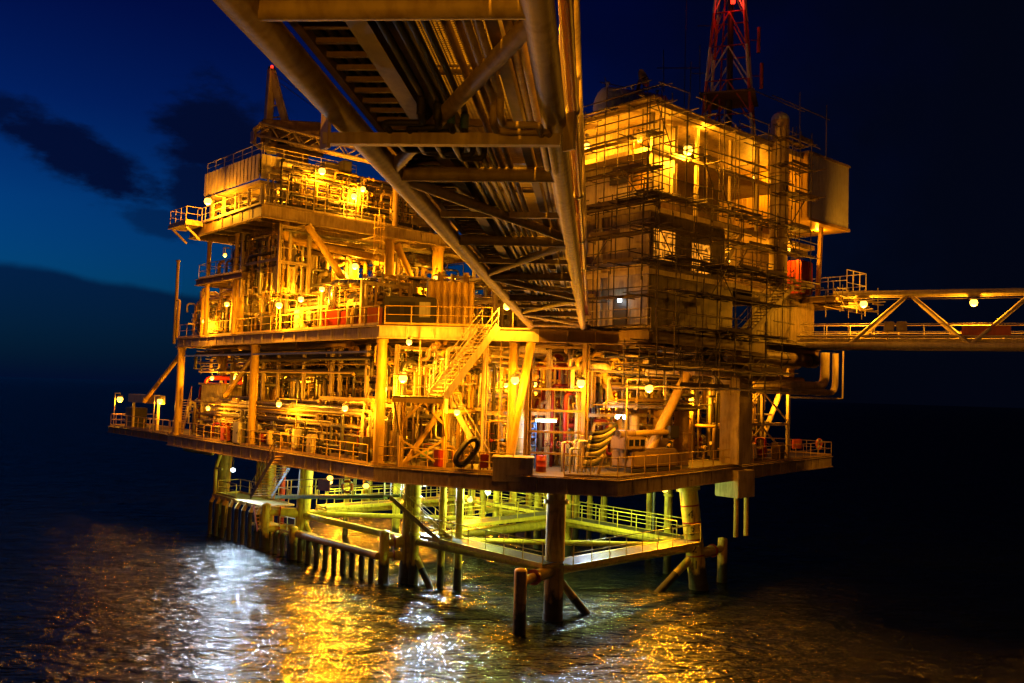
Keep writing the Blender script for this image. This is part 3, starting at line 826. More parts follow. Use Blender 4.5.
# riser bundle behind the boat landing
t = thing('riser_bundle', 'bundle of thick yellow risers behind the boat landing stairs', 'pipe', W(36, 1.5, 0))
for k, (da, db, m) in enumerate(((0, 0, 'gold'), (-.9, .1, 'cream'), (-1.8, 0, 'gold'), (.6, .9, 'cream'), (-2.8, .5, 'red'))):
    tube('riser', W(36 + da, 1.5 + db, -2), W(36 + da, 1.5 + db, ZC - .3), .38 if m != 'red' else .24, m, t, 14)
t = thing('pipe', 'curved yellow pipe with stub hanging beside the left most leg', 'pipe', W(37, -2.6, 3))
pipe('pipe', [W(36.4, -2.2, 3), W(36.2, -2.3, 5.2), W(35.4, -2.3, 6.6), W(35.4, -2.3, ZC - .4)], .16, 'gold', t); tube('stub', W(36.1, -2.3, 5.2), W(35.0, -2.3, 5.2), .09, 'gold', t)
t = thing('drain_header', 'horizontal yellow drain pipe with upturned ends by the left most leg', 'pipe', W(39, -1.5, 6.2))
pipe('pipe', [W(42, -2.6, 7.2), W(42, -2.6, 6.3), W(36.6, -2.4, 6.3), W(36.6, -2.4, 6.9)], .16, 'gold', t)
bbox('clamp_block', W(39.2, -.9, 6.5), (1.3, 1.3, .5), 'gold', t)

# ---- jacket walkways
def walkway(label, p0, p1, w, m='yellow', side=True):
    p0 = Vector(p0); p1 = Vector(p1); x, y, z, L = axes(p0, p1)
    t = thing('walkway', label, 'walkway', p0)
    for k in (-1, 1): bar('edge_channel', p0 + x * (k * w / 2), p1 + x * (k * w / 2), .08, .22, m, t)
    n = int(L / .14); v = []; f = []
    for j in range(n):
        s = j * L / n
        b0 = len(v)
        for dx in (-w / 2 + .05, w / 2 - .05):
            for ds in (0, .05):
                for dz in (.05, .09): v.append(tuple(x * dx + z * (s + ds) + y * dz))
        f += [(b0 + q[0], b0 + q[1], b0 + q[2], b0 + q[3]) for q in ((0, 1, 3, 2), (4, 6, 7, 5), (0, 4, 5, 1), (2, 3, 7, 6), (1, 5, 7, 3), (0, 2, 6, 4))]
    o = place('grating', mk('grating', v, f, 'grate'), Matrix.Translation(p0), t)
    for k in range(int(L / 2) + 1):
        q = p0 + z * min(L, k * 2.0); bar('bearer', q - x * w / 2 - y * .12, q + x * w / 2 - y * .12, .1, .14, m, t)
    return t, x
zw = ZB + .42
def rw(label, short, p0, p1, w, sides=(-1, 1), **kw):
    t, x = walkway('walkway ' + label, p0, p1, w, **kw)
    mid = (Vector(p0) + Vector(p1)) / 2
    for s in sides:
        nm = 'nearer' if (mid + x * (s * w / 2) - CAMP).length < (mid - CAMP).length else 'farther'
        railing('yellow railing on the %s side of the %s walkway' % (nm, short), [Vector(p0) + x * (s * w / 2) + Vector((0, 0, .1)), Vector(p1) + x * (s * w / 2) + Vector((0, 0, .1))], 'yellow', sp=1.6, group='jacket walkway railings', toe=False)
rw('running left from the front leg over the yellow tube', 'front leg', W(.7, .5, zw), W(11.5, .6, zw), 1.5, sides=(1,) )
rw('from the front leg to the numbered leg', 'numbered leg', W(.4, .9, zw), W(1.2, 13, zw), 1.5, sides=(-1,))
rw('across the back of the jacket behind the conductor pipes', 'back cross', W(12.2, 3, zw + .35), W(13, 13.2, zw + .35), 1.5)
rw('from the numbered leg to the rear leg', 'rear right', W(2, 13.4, zw), W(12, 13.6, zw), 1.4)
rw('along the rear legs at the far side of the jacket', 'far rear', W(14, 13.6, zw + .2), W(27, 13.6, zw + .2), 1.4)
rw('crossing behind the sloping ramp', 'crossing', W(25.3, 1, zw + .1), W(25.3, 13, zw + .1), 1.4)
rw('sloping up green from the boat landing to the stair head', 'green sloping', V3((-16.6, 67.2, 3.75)), V3((-7.3, 57.6, 5.15)), 1.3, m='greenp')
stairs('yellow steel stairs from the ramp down to the jacket walkway', V3((-7.0, 57.3, 5.15)), G(446, 541, zw), 1.0, 'yellow', 'yellow')
# ---- boat landing
t = thing('boat_landing', 'boat landing deck fringed by vertical fender piles, left side', 'boat landing', W(28, -2, 0))
prism('upper_deck_plate', [W(28, -2.1, 0), W(36.5, -2.1, 0), W(36.5, .3, 0), W(28, .3, 0)], 2.98, 3.1, 'beam', t)
prism('lower_deck_plate', [W(23.6, -1.9, 0), W(31, -1.9, 0), W(31, -.2, 0), W(23.6, -.2, 0)], 1.4, 1.52, 'beam', t)
bar('edge_rail', W(28, -2.25, 3.0), W(36.6, -2.25, 3.0), .2, .25, 'gold', t)
for k in range(8):
    a = 28.3 + k * 1.15
    tube('fender_pile', W(a, -2.5, -1.2), W(a, -2.5, 2.5), .16, 'tidal', t, 8); tube('pile_head', W(a, -2.5, 2.5), W(a, -2.2, 3.05), .16, 'gold', t, 8)
for k in range(5):
    a = 23.9 + k * 1.05; tube('fender_pile', W(a, -2.2, -1.2), W(a, -2.2, 1.5), .16, 'tidal', t, 8)
    tube('strut', W(a, -2.2, 1.5), W(a + .3, -1.5, 1.45), .1, 'brown', t, 8)
t = thing('fender_rail', 'fender rail on short dark piles between the two yellow fender posts', 'fender', W(14.2, -2, 0))
tube('rail', W(13.7, -1.7, 1.65), W(23, -2.1, 1.75), .24, 'gold', t, 14)
for k in range(9):
    a = 14.4 + k * 1.02; tube('fender_pile', W(a, -1.7 - .05 * k, -1.2), W(a, -1.7 - .05 * k, 1.55), .19, 'tidal', t, 10)
railing('low yellow railing round the boat landing deck', [W(28.2, -.1, 3.1), W(36.3, -.1, 3.1), W(36.3, -2, 3.1), W(33, -2, 3.1)], 'gold', group='boat landing railings')
railing('pale railing beside the lower boat landing step', [W(26.4, -1.7, 1.52), W(24.2, -1.7, 1.52)], 'white', group='boat landing railings', sp=1.0)
stairs('steep dark stairway from the cellar deck down to the boat landing', PB(286, 455, -4.4), PB(261, 497, -3.1), 1.5, 'brown', 'gold')
stairs('short ladder stair from upper to lower boat landing step', W(28.6, -2.2, 3.1), W(27.2, -2.5, 1.5), .9, 'orange', 'gold', rails=False)
t = thing('life_ring', 'orange life ring hung on the ramp railing', 'life ring', V3((-10.6, 60.4, 5.2)))
def ring(parent, c, nrm, R_, r_, m='orange', sx=1.0):
    x, y, z, L = axes(c, Vector(c) + Vector(nrm)); v = []; f = []
    for i in range(20):
        q = 2 * math.pi * i / 20; d = x * math.cos(q) * sx + y * math.sin(q)
        for j in range(8):
            w = 2 * math.pi * j / 8; v.append(tuple(d * (R_ + r_ * math.cos(w)) + z * r_ * math.sin(w)))
    for i in range(20):
        for j in range(8): f.append((i * 8 + j, ((i + 1) % 20) * 8 + j, ((i + 1) % 20) * 8 + (j + 1) % 8, i * 8 + (j + 1) % 8))
    o = place('ring', mk('ring', v, f, m, True), Matrix.Translation(c), parent)
    for i in range(4):
        q = math.pi * (i + .5) / 2; d = x * math.cos(q) * sx + y * math.sin(q); e = (-x * math.sin(q) * sx + y * math.cos(q))
        tube('tape', Vector(c) + d * R_ - e * .05, Vector(c) + d * R_ + e * .05, r_ * 1.12, 'white', parent, 10)
ring(t, V3((-10.6, 60.0, 5.4)), (-.3, -1, 0), .36, .09)
t = thing('sign_board', 'dark red board hung on the ramp railing left of the life ring', 'sign', V3((-12.6, 62, 4.6)))
bbox('board', V3((-12.5, 61.8, 5.25)), (1.4, .06, .75), 'red', t, rot=-.78); tube('bracket', V3((-12.9, 62.2, 4.6)), V3((-12.9, 62.2, 5.6)), .03, 'yellow', t, 6)
# ================================================================== RAILINGS OF THE DECKS
RG = 'handrails along the deck edges'
railing('railing round the far left deck extension', [W(42.4, -3.8, ZC), W(56.8, -3.8, ZC), W(56.8, .4, ZC)], group=RG)
railing('railing on the left edge of the cellar deck, far part by the red risers', [W(41.9, -3.9, ZC), W(30.5, -4.15, ZC)], group=RG)
railing('railing on the left edge of the cellar deck beside the boat landing stairway', [W(28, -4.2, ZC), W(10.9, -4.6, ZC)], group=RG)
railing('railing on the near front edge of the cellar deck below the stairway', [W(9.8, -4.6, ZC), W(4.1, -1.9, ZC), W(2.6, -.8, ZC)], group=RG)
railing('railing in front of the striped hoses and crane machine', [W(.4, .85, ZC), W(-1.8, 2.6, ZC), W(1.1, 18.3, ZC)], group=RG)
railing('railing round the right hand end of the cellar deck', [W(1.6, 20.5, ZC), W(3.9, 35.3, ZC), W(6.4, 35.8, ZC), W(12, 35, ZC)], group=RG)
railing('railing on the left edge of the main deck', [W(40.9, -3.9, ZM), W(10.3, -4.6, ZM)], group=RG)
railing('railing on the cream girder at the head of the stairway', [W(9.8, -4.5, ZM), W(5.2, -.4, ZM)], group=RG)
railing('railing on the main deck edge under the bridge landing', [W(3.6, 1.0, ZM), W(2.2, 2.6, ZM)], group=RG)
railing('railing on the front edge of the upper deck', [W(20.8, -6.7, ZU), W(20.8, 5, ZU)], group=RG, m='cream2')
railing('railing along the left edge of the upper deck', [W(21.2, -6.9, ZU), W(32, -6.55, ZU)], group=RG, m='cream2')
railing('railing round the small mezzanine at the far left', [W(26.7, -5.3, 19.9), W(34.2, -5.3, 19.9), W(34.2, 1, 19.9)], group=RG, m='cream2')

# ================================================================== MAIN STAIRWAY
YS, YS2 = 49.9, 51.2
top = PY(490, 326, 50.2); top.z = ZM; zl = 11.6; bot = PY(437, 396, 48.2); bot.z = zl
stairs('bright yellow stairway from the main deck girder to its landing', top, bot, 1.56, 'cream', 'gold')
t = thing('stair_landing', 'braced landing between the two flights of the yellow stairway', 'landing', (bot.x - 1, YS, ZC))
x0, x1 = bot.x - 2.3, bot.x + .4
prism('plate', [V3((x0, 47.5, 0)), V3((x1, 47.5, 0)), V3((x1, 51.9, 0)), V3((x0, 51.9, 0))], zl - .1, zl, 'grate', t)
for yy in (47.55, 51.85): bar('edge_beam', (x0, yy, zl - .22), (x1, yy, zl - .22), .1, .24, 'gold', t)
for xx in (x0 + .1, x1 - .1):
    for yy in (50.6, 51.8): hbeam('leg', (xx, yy, ZC), (xx, yy, zl - .34), .2, .2, 'gold', t)
bar('cross_brace', (x0 + .1, 50.6, ZC + .1), (x1 - .1, 50.6, ZC + 1.6), .07, .1, 'gold', t)
bar('cross_brace', (x1 - .1, 50.55, ZC + .1), (x0 + .1, 50.55, ZC + 1.6), .07, .1, 'gold', t)
bar('knee_brace', (x0 + .1, 50.6, zl - 1.6), (x0 + 1.3, 50.6, zl - .35), .09, .12, 'gold', t)
bar('knee_brace', (x1 - .1, 50.6, zl - 1.6), (x1 - 1.3, 50.6, zl - .35), .09, .12, 'gold', t)
for xx in (x0 + .1, x1 - .1): bar('cantilever_strut', (xx, 50.6, zl - 2.2), (xx, 47.7, zl - .3), .1, .14, 'gold', t)
railing('railing round the stair landing', [V3((x1 - .9, 47.6, zl)), V3((x0, 47.6, zl)), V3((x0, 51.8, zl))], group=RG, toe=False)
b2 = PY(489, 470, YS2); b2.z = ZC
stairs('darker lower flight from the landing down to the cellar deck', V3((x1, YS2, zl)), b2, 1.0, 'cream2', 'gold')
brace('steep yellow strut under the stair landing', V3((x0 + .3, 50.9, ZC)), V3((x1 - .1, 50.9, zl - .3)), .16)

# ================================================================== CELLAR DECK, FRONT
# oblong rescue basket leaning on its stand
t = thing('rescue_basket', 'dark oblong ring basket leaning on a stand at the deck edge', 'basket', PY(467, 466, 49.2))
c = PY(467, 452, 49.0); ux = (PY(477, 439, 49.0) - PY(457, 465, 49.0)).normalized(); nn = Vector((.25, -1, .1)).normalized(); vx = ux.cross(nn).normalized()
pts = []
for i in range(25):
    q = 2 * math.pi * i / 24; e = abs(math.cos(q)) ** .6 * (1 if math.cos(q) >= 0 else -1); pts.append(c + ux * (.82 * e) + vx * (.34 * math.sin(q)))
pipe('rim', pts, .16, 'dark', t, n=10, bend=.08)
pipe('inner_rim', [p_ + nn * .22 for p_ in pts], .1, 'charcoal', t, n=8, bend=.08)
for i in range(0, 24, 3): tube('hoop', pts[i], pts[i] + nn * .24, .07, 'brown', t, 7)
for s in (-1, 1): tube('stand', c + vx * (.3 * s), Vector((c.x + .3 * s, c.y + .6, ZC)), .05, 'brown', t, 7)
def cabinet(label, c, size, m, door='dark', name='cabinet', rot=None, cat='cabinet'):
    t = thing(name, label, cat, (c[0], c[1], c[2] - size[2] / 2)); bbox('body', c, size, m, t, rot=rot)
    q = PROT if rot is None else rot; n_ = Vector((math.sin(q), -math.cos(q), 0)); x = Vector((math.cos(q), math.sin(q), 0))
    d = bbox('door', Vector(c) + n_ * (size[1] / 2 + .015), (size[0] * .84, .03, size[2] * .86), m, t, rot=rot, bev=.01)
    bbox('handle', Vector(c) + n_ * (size[1] / 2 + .05) + x * size[0] * .3, (.04, .05, .16), door, d, rot=rot, bev=.01)
    for k in (-1, 1): box('foot', Vector(c) + x * (k * size[0] * .4) - Vector((0, 0, size[2] / 2 + .04)), (.08, size[1] * .8, .08), 'dark', t, rot=rot)
    return t
cabinet('small red hose cabinet beside the dark oblong basket', PY(484, 461, 49.6), (.5, .35, .75), 'red', rot=.1)
t = thing('skip_tank', 'cream steel drip tank projecting over the front deck edge', 'tank', PY(512, 483, 49.2))
c = PY(513, 469, 49.0); bbox('body', c, (2.15, 1.6, 1.25), 'cream', t, rot=-.02, bev=.03)
for k in (-.8, -.27, .27, .8): box('rib', c + Vector((k, -.82, 0)), (.07, .05, 1.2), 'cream', t, rot=-.02)
bbox('rim', c + Vector((0, 0, .65)), (2.28, 1.72, .08), 'cream2', t, rot=-.02)
# vessel lit by the white tube
vw = PY(519, 436, 52.5)
t = vessel('pale blue upright vessel with blue pipework on the front of the deck', (vw.x, vw.y, ZC + 1.75), (0, 0, 1), .42, 2.9, 'paleblue', base=ZC, noz=2)
t = thing('blue_manifold', 'blue valve manifold right of the pale upright vessel', 'pipework', (vw.x + .8, vw.y, ZC))
for k in range(6):
    zz = ZC + .5 + k * .42; pipe('pipe', [V3((vw.x + .4, vw.y - .1, zz)), V3((vw.x + .75 + .1 * (k % 3), vw.y - .15, zz)), V3((vw.x + .75 + .1 * (k % 3), vw.y - .15, zz + .5))], .05, 'blue', t)
for k in range(4): valve(V3((vw.x + .85, vw.y - .2, ZC + .8 + .5 * k)), (1, 0, 0), .13, t, 'blue')
tube('header', V3((vw.x + .95, vw.y - .1, ZC)), V3((vw.x + .95, vw.y - .1, ZC + 3)), .06, 'blue', t)
t = thing('tube_light', 'white fluorescent tube light beside the blue manifold', 'lamp', PY(546, 421, 52))
c = PY(546, 421, 52); bbox('housing', c + Vector((0, 0, .12)), (1.35, .2, .1), 'white', t, rot=0); tube('tube', c - Vector((.6, 0, 0)), c + Vector((.6, 0, 0)), .06, 'bulbwhite', t)
tube('hanger', c + Vector((-.5, 0, .15)), c + Vector((-.5, 0, .9)), .02, 'galv', t, 6); tube('hanger', c + Vector((.5, 0, .15)), c + Vector((.5, 0, .9)), .02, 'galv', t, 6)
plight(c - Vector((0, .1, .25)), 130, (.8, .95, 1), t, r=.3)
# red fire-water piping
t = thing('fire_water_piping', 'red fire water pipes with elbows right of the white tube light', 'pipework', W(3.5, 5, ZC))
for k, (xa, ya, xb, yb) in enumerate(((566, 440, 566, 393), (553, 455, 553, 385), (577, 445, 577, 400))):
    p = PY(xa, ya, 53 + k); q = PY(xb, yb, 53 + k); pipe('pipe', [Vector((q.x, q.y, ZC)), q, q + Vector((1.6, .3, 0)), q + Vector((1.7, 2.2, 0))], .13 if k == 0 else .09, 'red', t)
    valve(Vector((q.x, q.y, ZC + 1.4)), (0, 0, 1), .24, t, 'red')
t = thing('white_valve_manifold', 'cluster of white valves and spools left of the striped hoses', 'pipework', W(1, 3.3, ZC))
Rw = random.Random(5)
for k in range(9):
    q = PY(562 + k * 4, 462, 50.5 + Rw.uniform(-.6, 1)); zz = ZC + Rw.uniform(.9, 1.9)
    pipe('pipe', [Vector((q.x, q.y, ZC)), Vector((q.x, q.y, zz)), Vector((q.x + .5, q.y + .2, zz))], .06, 'white', t); valve(Vector((q.x + .2, q.y + .1, zz)), (1, 0, 0), .15, t, Rw.choice(('white', 'white', 'red')))
t = thing('drum', 'dark red drum standing beside the cream drip tank', 'drum', PY(541, 474, 50.5))
c = PY(541, 465, 50.5); c.z = ZC
lathe('body', [(.001, 0), (.29, 0), (.29, .28), (.305, .3), (.29, .32), (.29, .6), (.305, .62), (.29, .64), (.29, .88), (.27, .9), (.001, .87)], c, (0, 0, 1), 'red', t); tube('bung', c + Vector((.12, 0, .87)), c + Vector((.12, 0, .92)), .04, 'dark', t)
# lattice mezzanine frame right of the stairs
t = thing('lattice_platform', 'yellow lattice platform with rails above the pale blue vessel', 'platform', W(6, 4, ZC))
pA, pB = PY(520, 413, 56), PY(562, 414, 56); dz = Vector((0, 0, 1))
for k, zz in enumerate((0, .95, 1.75)): bar('chord', pA + dz * zz, pB + dz * zz, .09, .16 if k == 0 else .07, 'gold', t)
for j in range(5):
    q = pA.lerp(pB, j / 4); bar('vertical', q, q + dz * 1.75, .06, .06, 'gold', t)
    if j < 4: bar('diagonal', pA.lerp(pB, j / 4) + dz * (0 if j % 2 else 1.75), pA.lerp(pB, (j + 1) / 4) + dz * (1.75 if j % 2 else 0), .05, .06, 'gold', t)
for q in (pA, pB): tube('leg', Vector((q.x, q.y, ZC)), q, .1, 'gold', t)
ladder('yellow caged ladder left of the pale upright vessel', Vector((PY(502, 460, 51).x, 51, ZC)), Vector((PY(502, 460, 51).x, 51, ZM - .8)), (0, -1, 0), cage=False)

# ================================================================== CELLAR DECK, RIGHT
t = thing('striped_hose_reel', 'black and cream banded hoses hanging in a curve on the right', 'hose', PA(598, 470, .2))
for k in range(9):
    p = PA(584 + k * .9, 466 - k * 4.0, 0.6); q = PA(600 + k * 2.0, 459 - k * 4.3, 0.6)
    pipe('hose', [p, p.lerp(q, .5) - Vector((0, 0, .18)), q], .12, 'charcoal' if k % 2 == 0 else 'cream', t, bend=.3)
tube('post', PA(598, 474, .6), PA(611, 425, .6), .1, 'brown', t)
t = thing('deck_crane', 'dark deck crane machine with horizontal jib behind the right railing', 'crane', W(.6, 8.5, ZC))
c1 = PA(645, 462, 1.2); c1.z = ZC + .75
bbox('body', c1, (4.2, 1.7, 1.1), 'brown', t, bev=.12)
c2 = PA(628, 453, 1.0); bbox('cab', Vector((c2.x, c2.y, ZC + 1.65)), (1.7, 1.3, .75), 'brown', t, bev=.08)
for k in (-.5, 0, .5): bbox('cab_window', Vector((c2.x, c2.y, ZC + 1.7)) + BV * k - AU * .66, (.36, .03, .36), 'glassdark', t, bev=.01)
bbox('base', Vector((c1.x, c1.y, ZC + .1)), (4.6, 2.0, .2), 'dark', t)
p, q = PA(618, 434, 1.0), PA(668, 432, 1.0)
tube('jib', p, q, .17, 'gold', t, 12); tube('jib_sleeve', p, p.lerp(q, .3), .22, 'brown', t, 12)
hd = bbox('jib_head', PA(671, 432, 1.0), (.9, .6, .75), 'dark', t); 
tube('jib_post', Vector((p.x + .4, p.y + .3, ZC + .8)), p + Vector((.4, .3, .2)), .2, 'brown', t, 12)
tt = thing('striped_pole', 'slanting black and yellow warning pole under the jib head', 'pole', PA(661, 456, .9))
p, q = PA(662, 457, .9), PA(674, 437, .9)
for k in range(8): tube('stripe', p.lerp(q, k / 8), p.lerp(q, (k + 1) / 8), .11, 'charcoal' if k % 2 else 'gold', tt, 10)
for px, r_, h_, lab in ((662, .62, 3.6, 'broad yellow upright tank behind the jib, left one'), (681, .5, 3.7, 'slim yellow upright tank behind the jib, right one'), (633, .3, 3.0, 'slim cream upright filter vessel behind the crane machine')):
    q = PA(px, 460, 3.2); vessel(lab, (q.x, q.y, ZC + .2 + h_ / 2), (0, 0, 1), r_, h_, 'gold' if px > 640 else 'cream', base=ZC, name='upright_tank', cat='tank')
cabinet('orange board box on the railing near the right end of the deck', PA(797, 444, 3.3), (1.3, .12, .75), 'orange', name='notice_box')
t = thing('life_ring', 'orange life ring on the railing at the right end of the deck', 'life ring', PA(819, 452, 3.8)); ring(t, PA(819, 444, 3.7), -AU, .38, .09)
bbox('bracket', PA(819, 447, 3.85), (.3, .08, .3), 'white', t)
t = thing('end_frame', 'open steel frame of posts and beams at the right end of the cellar deck', 'frame', W(5, 22, ZC))
for a in (3.2, 7):
    for b in (20.5, 24, 27.5): hbeam('post', W(a, b, ZC), W(a, b, ZM - .9), .22, .2, 'cream2', t)
    for zz in (ZC + 2.6, ZC + 5): hbeam('beam', W(a, 20.5, zz), W(a, 27.5, zz), .2, .16, 'cream2', t)
    for zz in (ZC + .2, ZC + 2.8): bar('diagonal', W(a, 20.5, zz), W(a, 24, zz + 2.2), .1, .1, 'cream2', t); bar('diagonal', W(a, 27.5, zz), W(a, 24, zz + 2.2), .1, .1, 'cream2', t)
for b in (20.5, 24, 27.5):
    hbeam('beam', W(3.2, b, ZC + 5.2), W(7, b, ZC + 5.2), .2, .16, 'cream2', t)

# ================================================================== PROCESS PIPEWORK
WARM = ('gold', 'cream', 'gold', 'cream2', 'galv', 'brown', 'dark')
rack('process pipes on the cellar deck behind the near left column', 11.2, 17.5, -2.6, 4.5, ZC, ZM - 1.0, 42, 11, WARM)
rack('process pipes and valves on the cellar deck left of the near column', 18.2, 25.5, -2.8, 4.6, ZC, ZM - 1.0, 54, 12, WARM)
rack('dense dark piping in the middle of the left side of the cellar deck', 27.8, 33, -2.8, 4.5, ZC, ZM - 1.0, 44, 13, ('dark', 'galv', 'gold', 'brown', 'cream'))
rack('piping beside the cream cabin at the far left of the cellar deck', 34.5, 40, -.5, 5, ZC, ZM - 1.0, 24, 14, ('gold', 'red', 'cream', 'red'))
rack('piping deep inside the cellar deck behind the stairs', 8, 16, 5.5, 11, ZC, ZM - 1.0, 40, 15, WARM)
rack('piping deep inside the cellar deck, middle bay', 17, 27, 5.5, 12, ZC, ZM - 1.0, 46, 16, WARM, frame=False)
rack('piping deep inside the cellar deck, far bay', 28, 40, 6, 12, ZC, ZM - 1.0, 30, 17, WARM, frame=False)
rack('pipes between the stairway foot and the pale vessel', 5.5, 8.5, -.5, 4.5, ZC, ZM - 1.0, 26, 18, WARM, rmax=.12)
rack('red and yellow pipes behind the white valve manifold', 3.5, 8.5, 5, 9.3, ZC, ZM - 1.0, 34, 19, ('gold', 'red', 'cream', 'red', 'galv'))
rack('yellow pipes and risers behind the crane machine', 4, 9, 9.8, 15, ZC, ZM - 1.0, 38, 20, ('gold', 'cream', 'gold', 'red', 'brown'), vert=.6)
rack('pipes at the right end of the cellar deck inside the frame', 3.4, 8, 18.6, 27, ZC, ZM - 1.0, 46, 21, ('cream2', 'brown', 'gold', 'dark'), frame=False)
rack('long header pipes hung below the main deck on the left', 11, 40, -3.6, 3, ZM - 3.0, ZM - .9, 34, 22, ('dark', 'charcoal', 'brown', 'dark', 'gold'), rmax=.24, frame=False, valves=0, vert=.1)
rack('long header pipes hung below the quarters on the right', -.3, 4, 4, 24, ZM - 2.3, ZM - .9, 26, 23, ('brown', 'dark', 'cream2', 'gold'), rmax=.2, frame=False, valves=0, vert=.15)
rack('pipes on the main deck at the left, below the small mezzanine', 31.5, 39, -3, 4, ZM, 19.5, 44, 24, WARM)
rack('tall pipe rack on the main deck in the middle of the left side', 24, 31, -3.2, 4, ZM, ZU - 1.1, 62, 25, WARM)
rack('manifold piping along the left edge of the main deck', 14, 23.5, -3.4, .2, ZM, ZM + 3.0, 50, 26, WARM, rmax=.12, valves=8)
rack('piping under the upper deck behind its thick columns', 22, 30, 4.5, 12, ZM, ZU - 1.1, 52, 27, WARM)
rack('piping between the mezzanine and the upper deck, far left', 27, 34, -4, 3, 20, ZU - 1, 34, 28, WARM, frame=False, vert=.5)
rack('pipes in front of the bridge on the main deck', 10, 19, 4, 9, ZM, ZM + 4.2, 38, 29, WARM)
rack('piping under the windwall on the upper deck', 22.5, 32, -5.5, 8, ZU, ZU + 1.9, 44, 30, ('cream', 'brown', 'gold', 'dark'), rmax=.2, vert=.2)
for i, (a, b, z, la, lb, h, m, lab) in enumerate((
    (15, -3.2, ZC, 2.4, 1.4, 1.8, 'cream', 'pump skid on the cellar deck behind the near left railing'), (21.5, -3.3, ZC, 2.6, 1.3, 2.0, 'gold', 'compressor skid on the cellar deck at the left railing'),
    (25, -3.2, ZC, 1.8, 1.2, 1.6, 'galv', 'small pump skid beside the boat landing stairway head'), (32.5, -3.2, ZC, 2.6, 1.2, 1.5, 'galv', 'grey pump skid at the left edge past the middle column'),
    (8.2, -1.6, ZC, 1.8, 1.2, 1.5, 'cream', 'pump skid under the stair landing'), (17, 2.2, ZM, 3, 2, 2.1, 'cream', 'pump skid on the main deck behind the red bins'),
    (27, -3.2, ZM, 2.6, 1.2, 1.8, 'gold', 'filter skid on the left edge of the main deck'), (36, -3.2, ZM, 2.6, 1.2, 1.8, 'gold', 'metering skid at the far left of the main deck'),
    (10, 1.2, ZC, 2.6, 2, 2.2, 'cream', 'separator skid inside the deck left of the lower flight'), (3.2, 22.6, ZC, 2, 2.6, 1.7, 'brown', 'pump skid inside the right end frame'), (26, -2, ZU, 3, 2.6, 1.7, 'cream', 'pump skid under the windwall on the upper deck'))):
    skid(lab, a, b, z, la, lb, h, 50 + i, m)
vessel('horizontal yellow drum high inside the cellar deck behind the near column', W(14.5, -1.2, ZC + 2.6), AU, .5, 4, 'gold', base=ZC, name='horizontal_drum')
vessel('large horizontal cream drum above the manifold on the main deck', W(27, 1.5, ZM + 4.2), AU, .9, 5, 'cream', base=ZM, name='horizontal_drum')
vessel('horizontal cream drum at the far left of the main deck', W(35, -1, ZM + 2.4), AU, .7, 4, 'cream', base=ZM, name='horizontal_drum')
for a, b, r_, h_, lab in ((36, -4, .26, 3.6, 'tall slim yellow vessel at the far left of the main deck'), (29.8, -4.1, .42, 4.2, 'tall yellow vessel on the left part of the main deck'), (25.5, 2.8, .6, 5.8, 'tall yellow tower vessel below the upper deck front')):
    vessel(lab, W(a, b, ZM + .3 + h_ / 2), (0, 0, 1), r_, h_, 'gold', base=ZM, name='upright_vessel')
# cream cabin and red risers at the far left of the cellar deck
t = thing('cabin', 'cream ribbed cabin at the far left of the cellar deck', 'cabin', W(37, -2.2, ZC))
corrugated('wall', W(39, -2.6, 0), W(35, -2.6, 0), ZC, ZC + 4.2, 'cream', t); corrugated('wall', W(35, -2.6, 0), W(35, 0, 0), ZC, ZC + 4.2, 'cream', t)
prism('roof', [W(39.2, -2.8, 0), W(34.8, -2.8, 0), W(34.8, .2, 0), W(39.2, .2, 0)], ZC + 4.2, ZC + 4.35, 'beam', t)
bbox('door', W(36.2, -2.68, ZC + 1.05), (.05, .9, 2.0), 'orange', t)
t = thing('red_risers', 'pair of thick red riser pipes by the far left column', 'pipe', W(40.4, -2.6, ZC))
for k in range(2): pipe('pipe', [W(40.0 - .9 * k, -2.2, ZC), W(40.0 - .9 * k, -2.2, ZC + 4.2 + .6 * k), W(39.6 - .9 * k, 2, ZC + 4.2 + .6 * k)], .2, 'red', t)
for k in range(3): tube('flange', W(40.0, -2.2, ZC + 1 + k * 1.0), W(40.0, -2.2, ZC + 1.1 + k * 1.0), .3, 'red', t)
stairs('short yellow stair at the far left column of the cellar deck', W(39.6, -3.6, ZC + 3.0), W(41.6, -3.4, ZC), .8, 'gold')
t = thing('box_beam', 'cream box girder over the far left deck extension', 'beam', W(50, -3, ZC + 2.5)); bbox('girder', W(49, -3.4, ZC + 2.75), (.6, 7.5, .75), 'cream', t)
for a in (46, 52): tube('post', W(a, -3.4, ZC), W(a, -3.4, ZC + 2.4), .12, 'cream', t)
cabinet('dark equipment cabinet on the far left deck extension', W(53.5, -2.6, ZC + .95), (1.5, 1.5, 1.8), 'dark')
t = thing('vent_pipe', 'slender dark vent pipe rising at the far left of the main deck', 'pipe', W(41.5, -4.2, ZC + 4))
tube('pipe', W(40.7, -4.4, ZM - .5), W(40.7, -4.4, ZM + 6.3), .13, 'brown', t); lathe('cap', [(.13, 0), (.2, .05), (.2, .15), (.001, .2)], W(40.7, -4.4, ZM + 6.3), (0, 0, 1), 'brown', t, 10); pipe('branch', [W(40.4, -4.3, ZM), W(40.2, -4.3, ZM + 3.1), W(40.7, -4.4, ZM + 3.1)], .1, 'gold', t)
